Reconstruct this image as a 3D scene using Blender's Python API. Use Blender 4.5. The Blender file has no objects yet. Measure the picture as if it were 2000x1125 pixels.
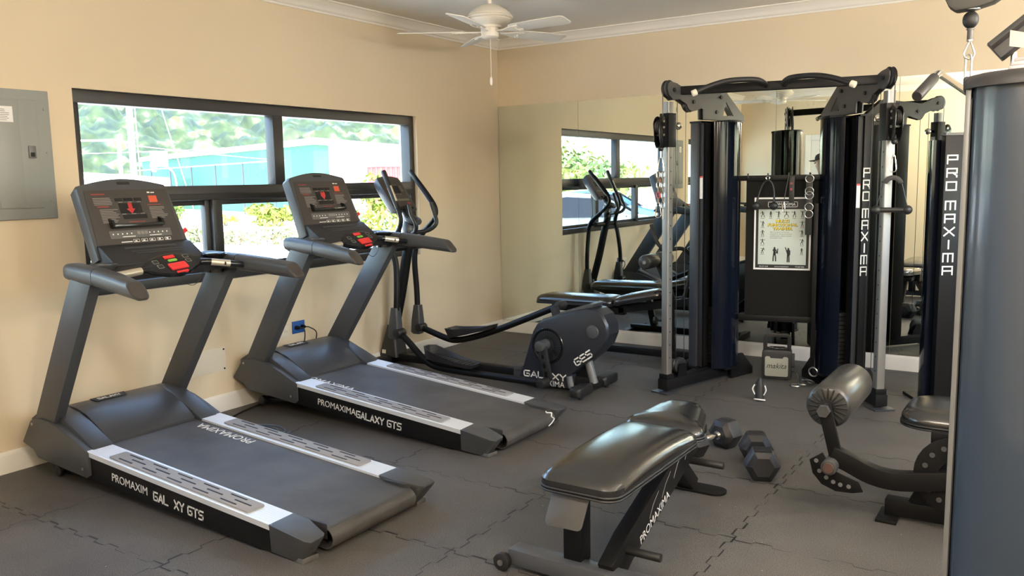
import bpy, bmesh, math, random
from math import sin, cos, pi, radians, sqrt
from mathutils import Vector as V, Matrix
random.seed(7)
SC = bpy.context.scene
COL = SC.collection
# ------------------------------------------------------------------ camera
cam = bpy.data.objects.new('camera', bpy.data.cameras.new('camera'))
COL.objects.link(cam)
cam.data.sensor_width = 36.0
cam.data.lens = 1636.666 / 2000 * 36.0
cam.data.clip_start = 0.05
cam.data.clip_end = 2000
_R = ((0.83781, 0.05495, -0.54319), (0.54565, -0.11693, 0.82981), (-0.01791, -0.99162, -0.12795))
cam.matrix_world = Matrix(((_R[0][0], -_R[0][1], -_R[0][2], 4.626), (_R[1][0], -_R[1][1], -_R[1][2], -6.880),
                           (_R[2][0], -_R[2][1], -_R[2][2], 1.5), (0, 0, 0, 1)))
SC.camera = cam
SC.view_settings.view_transform = 'Standard'
SC.view_settings.look = 'None'
SC.view_settings.gamma = 1
SC.view_settings.exposure = 0.25
# ------------------------------------------------------------------ sky, sun, daylight portals, added room lamps
wd = bpy.data.worlds.new('sky')
SC.world = wd
wd.use_nodes = True
nt = wd.node_tree
nt.nodes.clear()
_o = nt.nodes.new('ShaderNodeOutputWorld')
_b = nt.nodes.new('ShaderNodeBackground')
_s = nt.nodes.new('ShaderNodeTexSky')
_s.sky_type = 'NISHITA'
_s.sun_disc = False
_s.sun_elevation = radians(52)
_s.sun_rotation = radians(120)
_s.air_density = 1.0
_s.dust_density = 1.5
nt.links.new(_s.outputs[0], _b.inputs[0])
_b.inputs[1].default_value = 2.2
nt.links.new(_b.outputs[0], _o.inputs[0])


def lamp(name, kind, loc, energy, color=(1, 1, 1), direction=None, **kw):
    d = bpy.data.lights.new(name, kind)
    d.energy = energy
    d.color = color
    for k, v in kw.items():
        setattr(d, k, v)
    o = bpy.data.objects.new(name, d)
    o.location = loc
    if direction is not None:
        o.rotation_euler = V(direction).to_track_quat('-Z', 'Y').to_euler()
    COL.objects.link(o)
    return o


lamp('sun', 'SUN', (0, 0, 20), 12.5, (1.0, 0.93, 0.83), (-0.42, 0.42, -0.80), angle=radians(0.6))
for _y, _w in ((-2.74, 2.9), (-6.12, 2.2)):
    _l = lamp('window_portal', 'AREA', (-0.12, _y, 1.47), 1.0, (1, 1, 1), (1, 0, 0), shape='RECTANGLE', size=_w, size_y=1.1)
    _l.data.cycles.is_portal = True
_l = lamp('side_window_portal', 'AREA', (6.42, -2.8, 1.7), 1.0, (1, 1, 1), (-1, 0, 0), shape='RECTANGLE', size=3.6, size_y=1.0)  # portal of the added high window on the right
_l.data.cycles.is_portal = True
# added unseen globe pendants: their glowing globes are built further down and light the room
ADDED_LAMPS = [(5.7, -2.7), (5.6, -4.3), (3.7, -6.2), (5.5, -6.3)]
SC.cycles.max_bounces = 8
SC.cycles.diffuse_bounces = 5
SC.cycles.glossy_bounces = 5
SC.cycles.transparent_max_bounces = 12
SC.cycles.sample_clamp_indirect = 8
SC.cycles.caustics_reflective = False
SC.cycles.caustics_refractive = False

# ------------------------------------------------------------------ materials
MATS = {}


def mat(name, color, rough=0.5, metal=0.0, bump=0.0, bscale=200.0, emit=None, estr=0.0, vary=0.0, vscale=3.0, coat=0.0, spec=None, fscale=0.0, fvary=0.0):
    if name in MATS:
        return MATS[name]
    m = bpy.data.materials.new(name)
    m.use_nodes = True
    n = m.node_tree.nodes
    L = m.node_tree.links
    p = n['Principled BSDF']
    c = (*color, 1)
    p.inputs['Base Color'].default_value = c
    p.inputs['Roughness'].default_value = rough
    p.inputs['Metallic'].default_value = metal
    if coat:
        p.inputs['Coat Weight'].default_value = coat
        p.inputs['Coat Roughness'].default_value = 0.08
    if spec is not None:
        p.inputs['Specular IOR Level'].default_value = spec
    if emit:
        p.inputs['Emission Color'].default_value = (*emit, 1)
        p.inputs['Emission Strength'].default_value = estr
    tc = n.new('ShaderNodeTexCoord')
    if bump:
        t = n.new('ShaderNodeTexNoise')
        t.inputs['Scale'].default_value = bscale
        t.inputs['Detail'].default_value = 3
        L.new(tc.outputs['Object'], t.inputs['Vector'])
        b = n.new('ShaderNodeBump')
        b.inputs['Strength'].default_value = bump
        b.inputs['Distance'].default_value = 0.002
        L.new(t.outputs['Fac'], b.inputs['Height'])
        L.new(b.outputs['Normal'], p.inputs['Normal'])
    if vary or fvary:
        src = None
        for amp, sc_ in ((vary, vscale), (fvary, fscale)):
            if not amp:
                continue
            t2 = n.new('ShaderNodeTexNoise')
            t2.inputs['Scale'].default_value = sc_
            t2.inputs['Detail'].default_value = 4
            L.new(tc.outputs['Object'], t2.inputs['Vector'])
            r = n.new('ShaderNodeMapRange')
            r.inputs['From Min'].default_value = 0.3
            r.inputs['From Max'].default_value = 0.7
            r.inputs['To Min'].default_value = 1 - amp
            r.inputs['To Max'].default_value = 1 + amp
            L.new(t2.outputs['Fac'], r.inputs['Value'])
            h = n.new('ShaderNodeVectorMath')
            h.operation = 'SCALE'
            if src is None:
                h.inputs[0].default_value = color
            else:
                L.new(src, h.inputs[0])
            L.new(r.outputs[0], h.inputs['Scale'])
            src = h.outputs[0]
        L.new(src, p.inputs['Base Color'])
    MATS[name] = m
    return m


M_wall = mat('wall_paint', (0.70, 0.595, 0.43), 0.75, bump=0.06, bscale=300, vary=0.02, vscale=1.5)
M_ceil = mat('ceiling_paint', (0.87, 0.84, 0.78), 0.8, bump=0.05, bscale=300)
M_trim = mat('trim_paint', (0.86, 0.83, 0.77), 0.45, bump=0.02)
M_base = mat('baseboard_paint', (0.80, 0.775, 0.71), 0.4, bump=0.02)
M_blk = mat('black_powder_coat', (0.006, 0.006, 0.0065), 0.45, bump=0.12, bscale=900, spec=0.22)
M_blkg = mat('black_gloss_plastic', (0.007, 0.0075, 0.009), 0.15)
M_shroud = mat('smoked_gloss_shroud', (0.004, 0.006, 0.012), 0.10, bump=0.015, bscale=600, spec=0.16)
M_bluesteel = mat('grey_powder_coat', (0.030, 0.034, 0.043), 0.36, bump=0.08, bscale=900)  # grey coat; also carries window light on the left tower upright
M_upright = mat('treadmill_upright_paint', (0.050, 0.053, 0.058), 0.42, bump=0.1, bscale=900)
M_plast = mat('charcoal_plastic', (0.050, 0.053, 0.058), 0.42, bump=0.08, bscale=700)
M_plastd = mat('dark_textured_plastic', (0.018, 0.018, 0.02), 0.5, bump=0.2, bscale=500)
M_hood = mat('hood_plastic', (0.042, 0.045, 0.052), 0.34, bump=0.05, bscale=900)
M_face = mat('console_overlay', (0.040, 0.034, 0.031), 0.5)
M_faced = mat('display_window', (0.012, 0.010, 0.010), 0.25)
M_btn = mat('button_strip_grey', (0.10, 0.10, 0.10), 0.5)
M_print = mat('white_print', (0.75, 0.75, 0.72), 0.5)
M_printg = mat('grey_print', (0.21, 0.20, 0.19), 0.5)
M_printr = mat('red_print', (0.22, 0.035, 0.03), 0.5)
M_red = mat('red_plastic', (0.62, 0.03, 0.03), 0.35)
M_orange = mat('orange_label', (0.55, 0.085, 0.04), 0.45)
M_green = mat('green_button', (0.16, 0.40, 0.05), 0.4)
M_led = mat('red_led', (0.2, 0.01, 0.01), 0.4, emit=(1.0, 0.07, 0.06), estr=0.22)
M_alu = mat('silver_aluminium_rail', (0.80, 0.83, 0.87), 0.42, metal=0.45, bump=0.02)
M_alup = mat('brushed_aluminium_post', (0.24, 0.235, 0.225), 0.42, metal=0.7, bump=0.03, bscale=400)
M_chrome = mat('chrome', (0.78, 0.77, 0.75), 0.10, metal=1.0)
M_steel = mat('dull_steel', (0.5, 0.49, 0.47), 0.3, metal=1.0)
M_pad = mat('grip_pad_grey', (0.26, 0.26, 0.27), 0.55, bump=0.15, bscale=500)
M_belt = mat('running_belt', (0.055, 0.053, 0.052), 0.50, bump=0.6, bscale=240, vary=0.3, vscale=5)
M_grip = mat('heart_rate_grip', (0.62, 0.56, 0.45), 0.3, metal=0.7)
M_rub = mat('black_rubber', (0.011, 0.011, 0.0115), 0.5, bump=0.15, bscale=300)
M_leather = mat('black_vinyl', (0.011, 0.011, 0.012), 0.21, bump=0.08, bscale=420, spec=1.0)
M_foam = mat('roller_vinyl', (0.035, 0.034, 0.032), 0.30, bump=0.06, bscale=420, spec=0.6)
M_hex = mat('hex_rubber', (0.017, 0.017, 0.019), 0.45, bump=0.15, bscale=400)
M_perf = mat('perforated_grey_shroud', (0.028, 0.042, 0.066), 0.20, coat=0.25)
M_edge = mat('grey_shroud_edge', (0.13, 0.135, 0.14), 0.38)
M_brk = mat('grey_bracket_paint', (0.055, 0.055, 0.056), 0.40, bump=0.08, bscale=900)
M_cable = mat('black_cable', (0.012, 0.012, 0.012), 0.4)
M_frame = mat('bronze_window_frame', (0.022, 0.021, 0.021), 0.42)
M_panelg = mat('grey_enamel', (0.27, 0.29, 0.28), 0.42, bump=0.03)
M_white = mat('white_paper', (0.80, 0.80, 0.80), 0.6)
M_offw = mat('off_white_plastic', (0.72, 0.66, 0.54), 0.45)
M_blue = mat('blue_outlet', (0.02, 0.09, 0.32), 0.4)
M_fan = mat('fan_white_enamel', (0.82, 0.77, 0.68), 0.4)
M_door = mat('white_door_paint', (0.80, 0.79, 0.75), 0.45)
M_olive = mat('speaker_grille_cloth', (0.30, 0.31, 0.27), 0.55, bump=0.3, bscale=700)
M_dome = mat('lamp_diffuser', (0.9, 0.85, 0.75), 0.5, emit=(1.0, 0.89, 0.75), estr=125.0)  # glow of the added pendant globes
M_post = mat('poster_grey', (0.50, 0.56, 0.52), 0.55)
M_yell = mat('yellow_print', (0.75, 0.60, 0.05), 0.5)
M_ink = mat('black_ink', (0.012, 0.012, 0.012), 0.6)
M_towel = mat('folded_white_towel', (0.52, 0.50, 0.52), 0.8, bump=0.3, bscale=300)


def mirror_mat():
    m = bpy.data.materials.new('mirror_glass')
    m.use_nodes = True
    p = m.node_tree.nodes['Principled BSDF']
    p.inputs['Base Color'].default_value = (0.80, 0.855, 0.80, 1)
    p.inputs['Metallic'].default_value = 1
    p.inputs['Roughness'].default_value = 0.0
    return m


def glass_mat():
    m = bpy.data.materials.new('window_glass')
    m.use_nodes = True
    n = m.node_tree.nodes
    L = m.node_tree.links
    n.clear()
    o = n.new('ShaderNodeOutputMaterial')
    mx = n.new('ShaderNodeMixShader')
    t = n.new('ShaderNodeBsdfTransparent')
    t.inputs[0].default_value = (0.93, 0.96, 0.95, 1)
    g = n.new('ShaderNodeBsdfGlossy')
    g.inputs['Roughness'].default_value = 0.0
    mx.inputs[0].default_value = 0.008
    L.new(t.outputs[0], mx.inputs[1])
    L.new(g.outputs[0], mx.inputs[2])
    L.new(mx.outputs[0], o.inputs[0])
    return m


def floor_mat():
    m = bpy.data.materials.new('interlocking_rubber_tile')
    m.use_nodes = True
    n = m.node_tree.nodes
    L = m.node_tree.links
    p = n['Principled BSDF']
    tc = n.new('ShaderNodeTexCoord')
    sx = n.new('ShaderNodeSeparateXYZ')
    L.new(tc.outputs['Object'], sx.inputs[0])

    def mth(op, a, b=None, c=None):
        k = n.new('ShaderNodeMath')
        k.operation = op
        for i, q in enumerate((a, b, c)):
            if q is None:
                continue
            if isinstance(q, (int, float)):
                k.inputs[i].default_value = q
            else:
                L.new(q, k.inputs[i])
        return k.outputs[0]

    nz = n.new('ShaderNodeTexNoise')
    nz.inputs['Scale'].default_value = 3.0
    L.new(tc.outputs['Object'], nz.inputs['Vector'])

    def joint(a, b, off, T, P, A):
        w = mth('SINE', mth('MULTIPLY', b, 2 * pi / P))
        w = mth('MINIMUM', mth('MAXIMUM', mth('MULTIPLY', w, 5.0), -1.0), 1.0)
        s = mth('ADD', mth('SUBTRACT', a, off), mth('MULTIPLY', w, A))
        f = mth('SUBTRACT', mth('FRACT', mth('ADD', mth('DIVIDE', s, T), 0.5)), 0.5)
        d = mth('MULTIPLY', mth('ABSOLUTE', f), T)
        # joint opens and closes along its length
        return mth('LESS_THAN', d, mth('MULTIPLY', mth('MAXIMUM', mth('SUBTRACT', nz.outputs['Fac'], 0.30), 0.0), 0.018))

    j = mth('MAXIMUM', joint(sx.outputs['X'], sx.outputs['Y'], 3.55, 0.93, 0.155, 0.011), joint(sx.outputs['Y'], sx.outputs['X'], -3.60, 0.70, 0.155, 0.011))
    sp = n.new('ShaderNodeTexNoise')
    sp.inputs['Scale'].default_value = 230
    sp.inputs['Detail'].default_value = 2
    L.new(tc.outputs['Object'], sp.inputs['Vector'])
    big = n.new('ShaderNodeTexNoise')
    big.inputs['Scale'].default_value = 1.7
    big.inputs['Detail'].default_value = 5
    L.new(tc.outputs['Object'], big.inputs['Vector'])
    r1 = n.new('ShaderNodeMapRange')
    for k, v in (('From Min', 0.35), ('From Max', 0.7), ('To Min', 0.6), ('To Max', 1.55)):
        r1.inputs[k].default_value = v
    L.new(sp.outputs['Fac'], r1.inputs['Value'])
    r2 = n.new('ShaderNodeMapRange')
    for k, v in (('From Min', 0.3), ('From Max', 0.7), ('To Min', 0.82), ('To Max', 1.22)):
        r2.inputs[k].default_value = v
    L.new(big.outputs['Fac'], r2.inputs['Value'])
    f = mth('MULTIPLY', mth('MULTIPLY', r1.outputs[0], r2.outputs[0]), mth('SUBTRACT', 1.0, mth('MULTIPLY', j, 0.92)))
    sc = n.new('ShaderNodeVectorMath')
    sc.operation = 'SCALE'
    sc.inputs[0].default_value = (0.080, 0.0765, 0.0725)
    L.new(f, sc.inputs['Scale'])
    # pale crumbs trodden into the rubber
    vo = n.new('ShaderNodeTexVoronoi')
    vo.inputs['Scale'].default_value = 9
    L.new(tc.outputs['Object'], vo.inputs['Vector'])
    cr = mth('LESS_THAN', vo.outputs['Distance'], 0.028)
    mx = n.new('ShaderNodeMix')
    mx.data_type = 'RGBA'
    L.new(cr, mx.inputs[0])
    L.new(sc.outputs[0], mx.inputs[6])
    mx.inputs[7].default_value = (0.30, 0.28, 0.26, 1)
    L.new(mx.outputs[2], p.inputs['Base Color'])
    p.inputs['Roughness'].default_value = 0.55
    p.inputs['Specular IOR Level'].default_value = 0.45
    b = n.new('ShaderNodeBump')
    b.inputs['Strength'].default_value = 0.8
    b.inputs['Distance'].default_value = 0.004
    h = mth('SUBTRACT', sp.outputs['Fac'], mth('MULTIPLY', j, 1.5))
    L.new(h, b.inputs['Height'])
    L.new(b.outputs[0], p.inputs['Normal'])
    return m


def perf_bump(m):
    n = m.node_tree.nodes
    L = m.node_tree.links
    p = n['Principled BSDF']
    tc = n.new('ShaderNodeTexCoord')
    mp = n.new('ShaderNodeMapping')
    mp.inputs['Scale'].default_value = (330, 330, 330)
    mp.inputs['Rotation'].default_value = (0, 0, 0)
    L.new(tc.outputs['Object'], mp.inputs[0])
    vo = n.new('ShaderNodeTexVoronoi')
    vo.inputs['Scale'].default_value = 1
    vo.inputs['Randomness'].default_value = 0
    L.new(mp.outputs[0], vo.inputs['Vector'])
    b = n.new('ShaderNodeBump')
    b.inputs['Strength'].default_value = 0.12
    b.inputs['Distance'].default_value = 0.0008
    L.new(vo.outputs['Distance'], b.inputs['Height'])
    L.new(b.outputs[0], p.inputs['Normal'])


perf_bump(M_perf)
M_floor = floor_mat()
M_mirror = mirror_mat()
M_glass = glass_mat()


# ------------------------------------------------------------------ mesh builder
def rot_to(d):
    return V(d).to_track_quat('Z', 'Y').to_matrix().to_4x4()


class MB:
    def __init__(self):
        self.bm = bmesh.new()

    def _xf(self, vs, m):
        for v in vs:
            v.co = m @ v.co

    def box(self, c, s, rot=None, bev=0.0, seg=2):
        r = bmesh.ops.create_cube(self.bm, size=1.0)
        vs = r['verts']
        for v in vs:
            v.co = V((v.co.x * s[0], v.co.y * s[1], v.co.z * s[2]))
        if bev:
            es = list({e for v in vs for e in v.link_edges})
            q = bmesh.ops.bevel(self.bm, geom=es, offset=bev, segments=seg, profile=0.5, affect='EDGES', clamp_overlap=True)
            vs = list({v for f in q['faces'] for v in f.verts} | {v for v in vs if v.is_valid})
        m = Matrix.Translation(V(c))
        if rot is not None:
            m = m @ (rot if isinstance(rot, Matrix) else Matrix.Rotation(rot, 4, 'Z'))
        self._xf(vs, m)
        return self

    def b2(self, lo, hi, bev=0.0):
        lo = V(lo)
        hi = V(hi)
        return self.box((lo + hi) / 2, hi - lo, None, bev)

    def cyl(self, p0, p1, r0, r1=None, n=20, bev=0.0):
        p0 = V(p0)
        p1 = V(p1)
        r1 = r0 if r1 is None else r1
        prof = [(0, 0), (r0, 0), (r1, (p1 - p0).length), (0, (p1 - p0).length)]
        if bev:
            h = (p1 - p0).length
            prof = [(0, 0), (r0 - bev, 0), (r0 - bev * .3, bev * .3), (r0, bev), (r1, h - bev), (r1 - bev * .3, h - bev * .3), (r1 - bev, h), (0, h)]
        return self.lathe(prof, p0, p1 - p0, n)

    def lathe(self, prof, c, d=(0, 0, 1), n=24):
        m = Matrix.Translation(V(c)) @ rot_to(d)
        rings = []
        for r, z in prof:
            if r < 1e-6:
                rings.append([self.bm.verts.new(m @ V((0, 0, z)))])
            else:
                rings.append([self.bm.verts.new(m @ V((r * cos(2 * pi * i / n), r * sin(2 * pi * i / n), z))) for i in range(n)])
        for a, b in zip(rings, rings[1:]):
            for i in range(n):
                j = (i + 1) % n
                if len(a) == 1 and len(b) == 1:
                    break
                if len(a) == 1:
                    self.bm.faces.new((a[0], b[j], b[i]))
                elif len(b) == 1:
                    self.bm.faces.new((a[i], a[j], b[0]))
                else:
                    self.bm.faces.new((a[i], a[j], b[j], b[i]))
        return self

    def loft(self, secs, closed_path=False, caps=True):
        rings = [[self.bm.verts.new(V(p)) for p in s] for s in secs]
        n = len(rings[0])
        pr = list(zip(rings, rings[1:])) + ([(rings[-1], rings[0])] if closed_path else [])
        for a, b in pr:
            for i in range(n):
                j = (i + 1) % n
                self.bm.faces.new((a[i], a[j], b[j], b[i]))
        if caps and not closed_path:
            self.bm.faces.new(list(reversed(rings[0])))
            self.bm.faces.new(rings[-1])
        return self

    def sweep(self, pts, sec, up=(0, 0, 1), closed=False):
        pts = [V(p) for p in pts]
        n = len(pts)
        secs = []
        upv = V(up)
        for i, p in enumerate(pts):
            a = pts[(i - 1) % n] if (i > 0 or closed) else p
            b = pts[(i + 1) % n] if (i < n - 1 or closed) else p
            t = (b - a).normalized()
            if up == 'pt':
                pass
            x = t.cross(upv)
            if x.length < 1e-4:
                x = t.cross(V((1, 0, 0)))
            x.normalize()
            y = x.cross(t).normalized()
            k = 1.0
            if 0 < i < n - 1 or closed:
                d1 = (pts[i] - a).normalized()
                cs = max(0.5, d1.dot(t))
                k = 1 / cs
            s_ = sec[i] if isinstance(sec[0], list) else sec
            secs.append([p + x * q[0] * (k if abs(x.dot(b - a)) > 1e9 else 1) + y * q[1] for q in s_])
        return self.loft(secs, closed)

    def tube(self, pts, r, n=12, closed=False, up=None):
        pts = [V(p) for p in pts]
        N = len(pts)
        t0 = (pts[1] - pts[0]).normalized()
        u = V((0, 0, 1)) if abs(t0.z) < 0.9 else V((1, 0, 0))
        x = t0.cross(u).normalized()
        secs = []
        rr = r if isinstance(r, (list, tuple)) else [r] * N
        for i, p in enumerate(pts):
            a = pts[(i - 1) % N] if (i > 0 or closed) else p
            b = pts[(i + 1) % N] if (i < N - 1 or closed) else p
            t = (b - a).normalized()
            x = (x - t * x.dot(t)).normalized()
            y = t.cross(x)
            secs.append([p + (x * cos(2 * pi * k / n) + y * sin(2 * pi * k / n)) * rr[i] for k in range(n)])
        return self.loft(secs, closed)

    def prism(self, poly, axis, a, b):
        def P(q, t):
            return {'x': V((t, q[0], q[1])), 'y': V((q[0], t, q[1])), 'z': V((q[0], q[1], t))}[axis]
        A = [self.bm.verts.new(P(q, a)) for q in poly]
        B = [self.bm.verts.new(P(q, b)) for q in poly]
        n = len(poly)
        for i in range(n):
            j = (i + 1) % n
            self.bm.faces.new((A[i], A[j], B[j], B[i]))
        self.bm.faces.new(list(reversed(A)))
        self.bm.faces.new(B)
        return self

    def prismf(self, poly, o, ex, ey, th):
        "polygon in the frame o, ex, ey, thickened by th along ex x ey"
        o, ex, ey = V(o), V(ex).normalized(), V(ey).normalized()
        nn = ex.cross(ey)
        A = [self.bm.verts.new(o + ex * q[0] + ey * q[1]) for q in poly]
        B = [self.bm.verts.new(o + ex * q[0] + ey * q[1] + nn * th) for q in poly]
        n = len(poly)
        for i in range(n):
            j = (i + 1) % n
            self.bm.faces.new((A[i], A[j], B[j], B[i]))
        self.bm.faces.new(list(reversed(A)))
        self.bm.faces.new(B)
        return self

    def sphere(self, c, r, s=(1, 1, 1), n=16):
        q = bmesh.ops.create_uvsphere(self.bm, u_segments=n, v_segments=max(6, n // 2), radius=r)
        self._xf(q['verts'], Matrix.Translation(V(c)) @ Matrix.Diagonal((*s, 1)))
        return self

    def torus(self, c, R, r, d=(0, 0, 1), n=24, k=8, arc=1.0):
        m = Matrix.Translation(V(c)) @ rot_to(d)
        pts = [m @ V((R * cos(2 * pi * arc * i / n), R * sin(2 * pi * arc * i / n), 0)) for i in range(n + (arc < 1))]
        return self.tube(pts, r, k, closed=(arc >= 1))

    def pad(self, out, h, o=(0, 0, 0), ex=(1, 0, 0), ey=(0, 1, 0), crown=0.0):
        "upholstered cushion: outline out (2D), thickness h, crowned top"
        o, ex, ey = V(o), V(ex).normalized(), V(ey).normalized()
        ez = ex.cross(ey)
        cx = sum(p[0] for p in out) / len(out)
        cy = sum(p[1] for p in out) / len(out)
        mw = min(max(p[0] for p in out) - min(p[0] for p in out), max(p[1] for p in out) - min(p[1] for p in out)) / 2

        hw = (max(p[0] for p in out) - min(p[0] for p in out)) / 2
        hl_ = (max(p[1] for p in out) - min(p[1] for p in out)) / 2

        def inset(d):
            # scale towards the centre so that the outline moves in by about d
            kx, ky = max(0.0, 1 - d / hw), 1 - d / hl_
            return [(cx + (p[0] - cx) * kx, cy + (p[1] - cy) * ky) for p in out]
        lv = [(0.006, 0.0), (0.0, 0.006), (0.0, h * 0.42), (0.003, h * 0.52), (0.009, h * 0.63), (0.018, h * 0.735), (0.031, h * 0.825), (0.05, h * 0.89), (mw * 0.5, h * 0.945), (mw * 0.7, h * 0.975), (mw * 0.86, h * 0.993), (mw, h)]
        secs = [[o + ex * p[0] + ey * p[1] + ez * z for p in inset(d)] for d, z in lv]
        if crown:
            ys_ = [p[1] for p in out]
            ym, hl = (max(ys_) + min(ys_)) / 2, (max(ys_) - min(ys_)) / 2
            for k, sc in enumerate(secs):
                if lv[k][1] > h * .5:
                    for q in sc:
                        t_ = ((q - o).dot(ey) - ym) / hl
                        q -= ez * crown * t_ * t_ * (lv[k][1] / h)
        self.loft(secs, caps=False)
        self.bm.verts.ensure_lookup_table()
        n0 = len(self.bm.verts) - len(out) * len(secs)
        self.bm.faces.new([self.bm.verts[n0 + i] for i in range(len(out) - 1, -1, -1)])
        bmesh.ops.remove_doubles(self.bm, verts=self.bm.verts[n0 + len(out) * (len(secs) - 1):], dist=4e-3)
        return self

    def add(self, me, m=None):
        b2 = bmesh.new()
        b2.from_mesh(me)
        if m is not None:
            b2.transform(m)
        t = bpy.data.meshes.new('tmp')
        b2.to_mesh(t)
        b2.free()
        self.bm.from_mesh(t)
        bpy.data.meshes.remove(t)
        return self

    def build(self, name, m, parent=None, off=(0, 0, 0), bev=0.0, seg=2, ang=0.6, smooth=True, label=None, rot=None):
        bm = self.bm
        bmesh.ops.recalc_face_normals(bm, faces=bm.faces[:])
        if bev:
            es = [e for e in bm.edges if len(e.link_faces) == 2 and e.calc_face_angle(0) > 0.7]
            if es:
                bmesh.ops.bevel(bm, geom=es, offset=bev, segments=seg, profile=0.6, affect='EDGES', clamp_overlap=True)
        if any(off):
            bmesh.ops.translate(bm, verts=bm.verts[:], vec=-V(off))
        if rot is not None:
            bm.transform(rot)
        if smooth:
            for f in bm.faces:
                f.smooth = True
            for e in bm.edges:
                if len(e.link_faces) != 2 or e.calc_face_angle(0) > ang:
                    e.smooth = False
        me = bpy.data.meshes.new(name)
        bm.to_mesh(me)
        bm.free()
        me.materials.append(m)
        o = bpy.data.objects.new(name, me)
        COL.objects.link(o)
        if parent is not None:
            o.parent = parent
        if label:
            o['label'] = label
        return o


def tag(o, label, cat, group=None, kind=None):
    o['label'] = label
    o['category'] = cat
    if group:
        o['group'] = group
    if kind:
        o['kind'] = kind
    return o


def thing(name, label, cat, loc=(0, 0, 0), rz=0.0, group=None):
    o = bpy.data.objects.new(name, None)
    o.empty_display_size = 0.1
    COL.objects.link(o)
    o.location = loc
    o.rotation_euler = (0, 0, rz)
    return tag(o, label, cat, group)


def struct(o, label=None):
    o['kind'] = 'structure'
    if label:
        o['label'] = label
    return o


def dup(root, label, skip=()):
    r = root.copy()
    COL.objects.link(r)
    r['label'] = label
    def go(a, b):
        for ch in list(a.children):
            if ch.name.split('.')[0] in skip:
                continue
            c = ch.copy()
            COL.objects.link(c)
            c.parent = b
            go(ch, c)
    go(root, r)
    return r


def arc(c, r, a0, a1, n=8):
    return [(c[0] + r * cos(radians(a0 + (a1 - a0) * i / n)), c[1] + r * sin(radians(a0 + (a1 - a0) * i / n))) for i in range(n + 1)]


def rrect(x0, y0, x1, y1, r, n=5):
    return arc((x1 - r, y0 + r), r, -90, 0, n) + arc((x1 - r, y1 - r), r, 0, 90, n) + arc((x0 + r, y1 - r), r, 90, 180, n) + arc((x0 + r, y0 + r), r, 180, 270, n)


def spline(pts, k=6):
    pts = [V(p) for p in pts]
    if len(pts) < 3:
        return pts
    P = [pts[0] * 2 - pts[1]] + pts + [pts[-1] * 2 - pts[-2]]
    out = []
    for i in range(1, len(P) - 2):
        for j in range(k):
            t = j / k
            a, b, c, d = P[i - 1], P[i], P[i + 1], P[i + 2]
            out.append(0.5 * ((2 * b) + (c - a) * t + (2 * a - 5 * b + 4 * c - d) * t * t + (3 * b - a - 3 * c + d) * t ** 3))
    out.append(pts[-1])
    return out


# ------------------------------------------------------------------ lettering
GL = {  # squared techno letters, strokes on a unit cell
    'P': [[(0, 0), (0, 1), (1, 1), (1, .48), (0, .48)]],
    'R': [[(0, 0), (0, 1), (1, 1), (1, .48), (0, .48)], [(.6, .48), (1, .15), (1, 0)]],
    'O': [[(0, 0), (1, 0), (1, 1), (0, 1), (0, 0)]],
    'M': [[(0, 0), (0, 1), (1, 1), (1, 0)], [(.5, 0), (.5, 1)]],
    'A': [[(0, 0), (0, 1), (1, 1), (1, 0)], [(0, .45), (1, .45)]],
    'a': [[(0, 0), (.5, 1), (1, 0)], [(.35, .28), (.8, .28)]],
    'X': [[(0, 0), (1, 1)], [(0, 1), (1, 0)]],
    'I': [[(.5, 0), (.5, 1)]],
    'G': [[(1, 1), (0, 1), (0, 0), (1, 0), (1, .5), (.5, .5)]],
    'L': [[(0, 1), (0, 0), (1, 0)]],
    'Y': [[(0, 1), (.5, .5), (1, 1)], [(.5, .5), (.5, 0)]],
    'T': [[(0, 1), (1, 1)], [(.5, 1), (.5, 0)]],
    '5': [[(1, 1), (0, 1), (0, .52), (1, .52), (1, 0), (0, 0)]],
    'E': [[(1, 1), (0, 1), (0, 0), (1, 0)], [(0, .5), (.9, .5)]],
}


def strokes(mb, lines, o, ex, ey, w, th=0.0008):
    o, ex, ey = V(o), V(ex).normalized(), V(ey).normalized()
    for pl in lines:
        for a, b in zip(pl, pl[1:]):
            a = V((a[0], a[1], 0))
            b = V((b[0], b[1], 0))
            d = (b - a)
            if d.length < 1e-6:
                continue
            d.normalize()
            nn = V((-d.y, d.x, 0)) * w / 2
            a2 = a - d * w / 2
            b2 = b + d * w / 2
            mb.prismf([(q.x, q.y) for q in (a2 - nn, b2 - nn, b2 + nn, a2 + nn)], o, ex, ey, th)


def glyphs(mb, text, o, ex, ey, h, w, gap, sw, slant=0.0):
    x = 0.0
    for ch in text:
        if ch == ' ':
            x += w * 0.7
            continue
        ww = w * (0.2 if ch == 'I' else 1)
        strokes(mb, [[(x + p[0] * ww + slant * p[1] * h, p[1] * h) for p in pl] for pl in GL[ch]], o, ex, ey, sw)
        x += ww + gap


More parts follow.
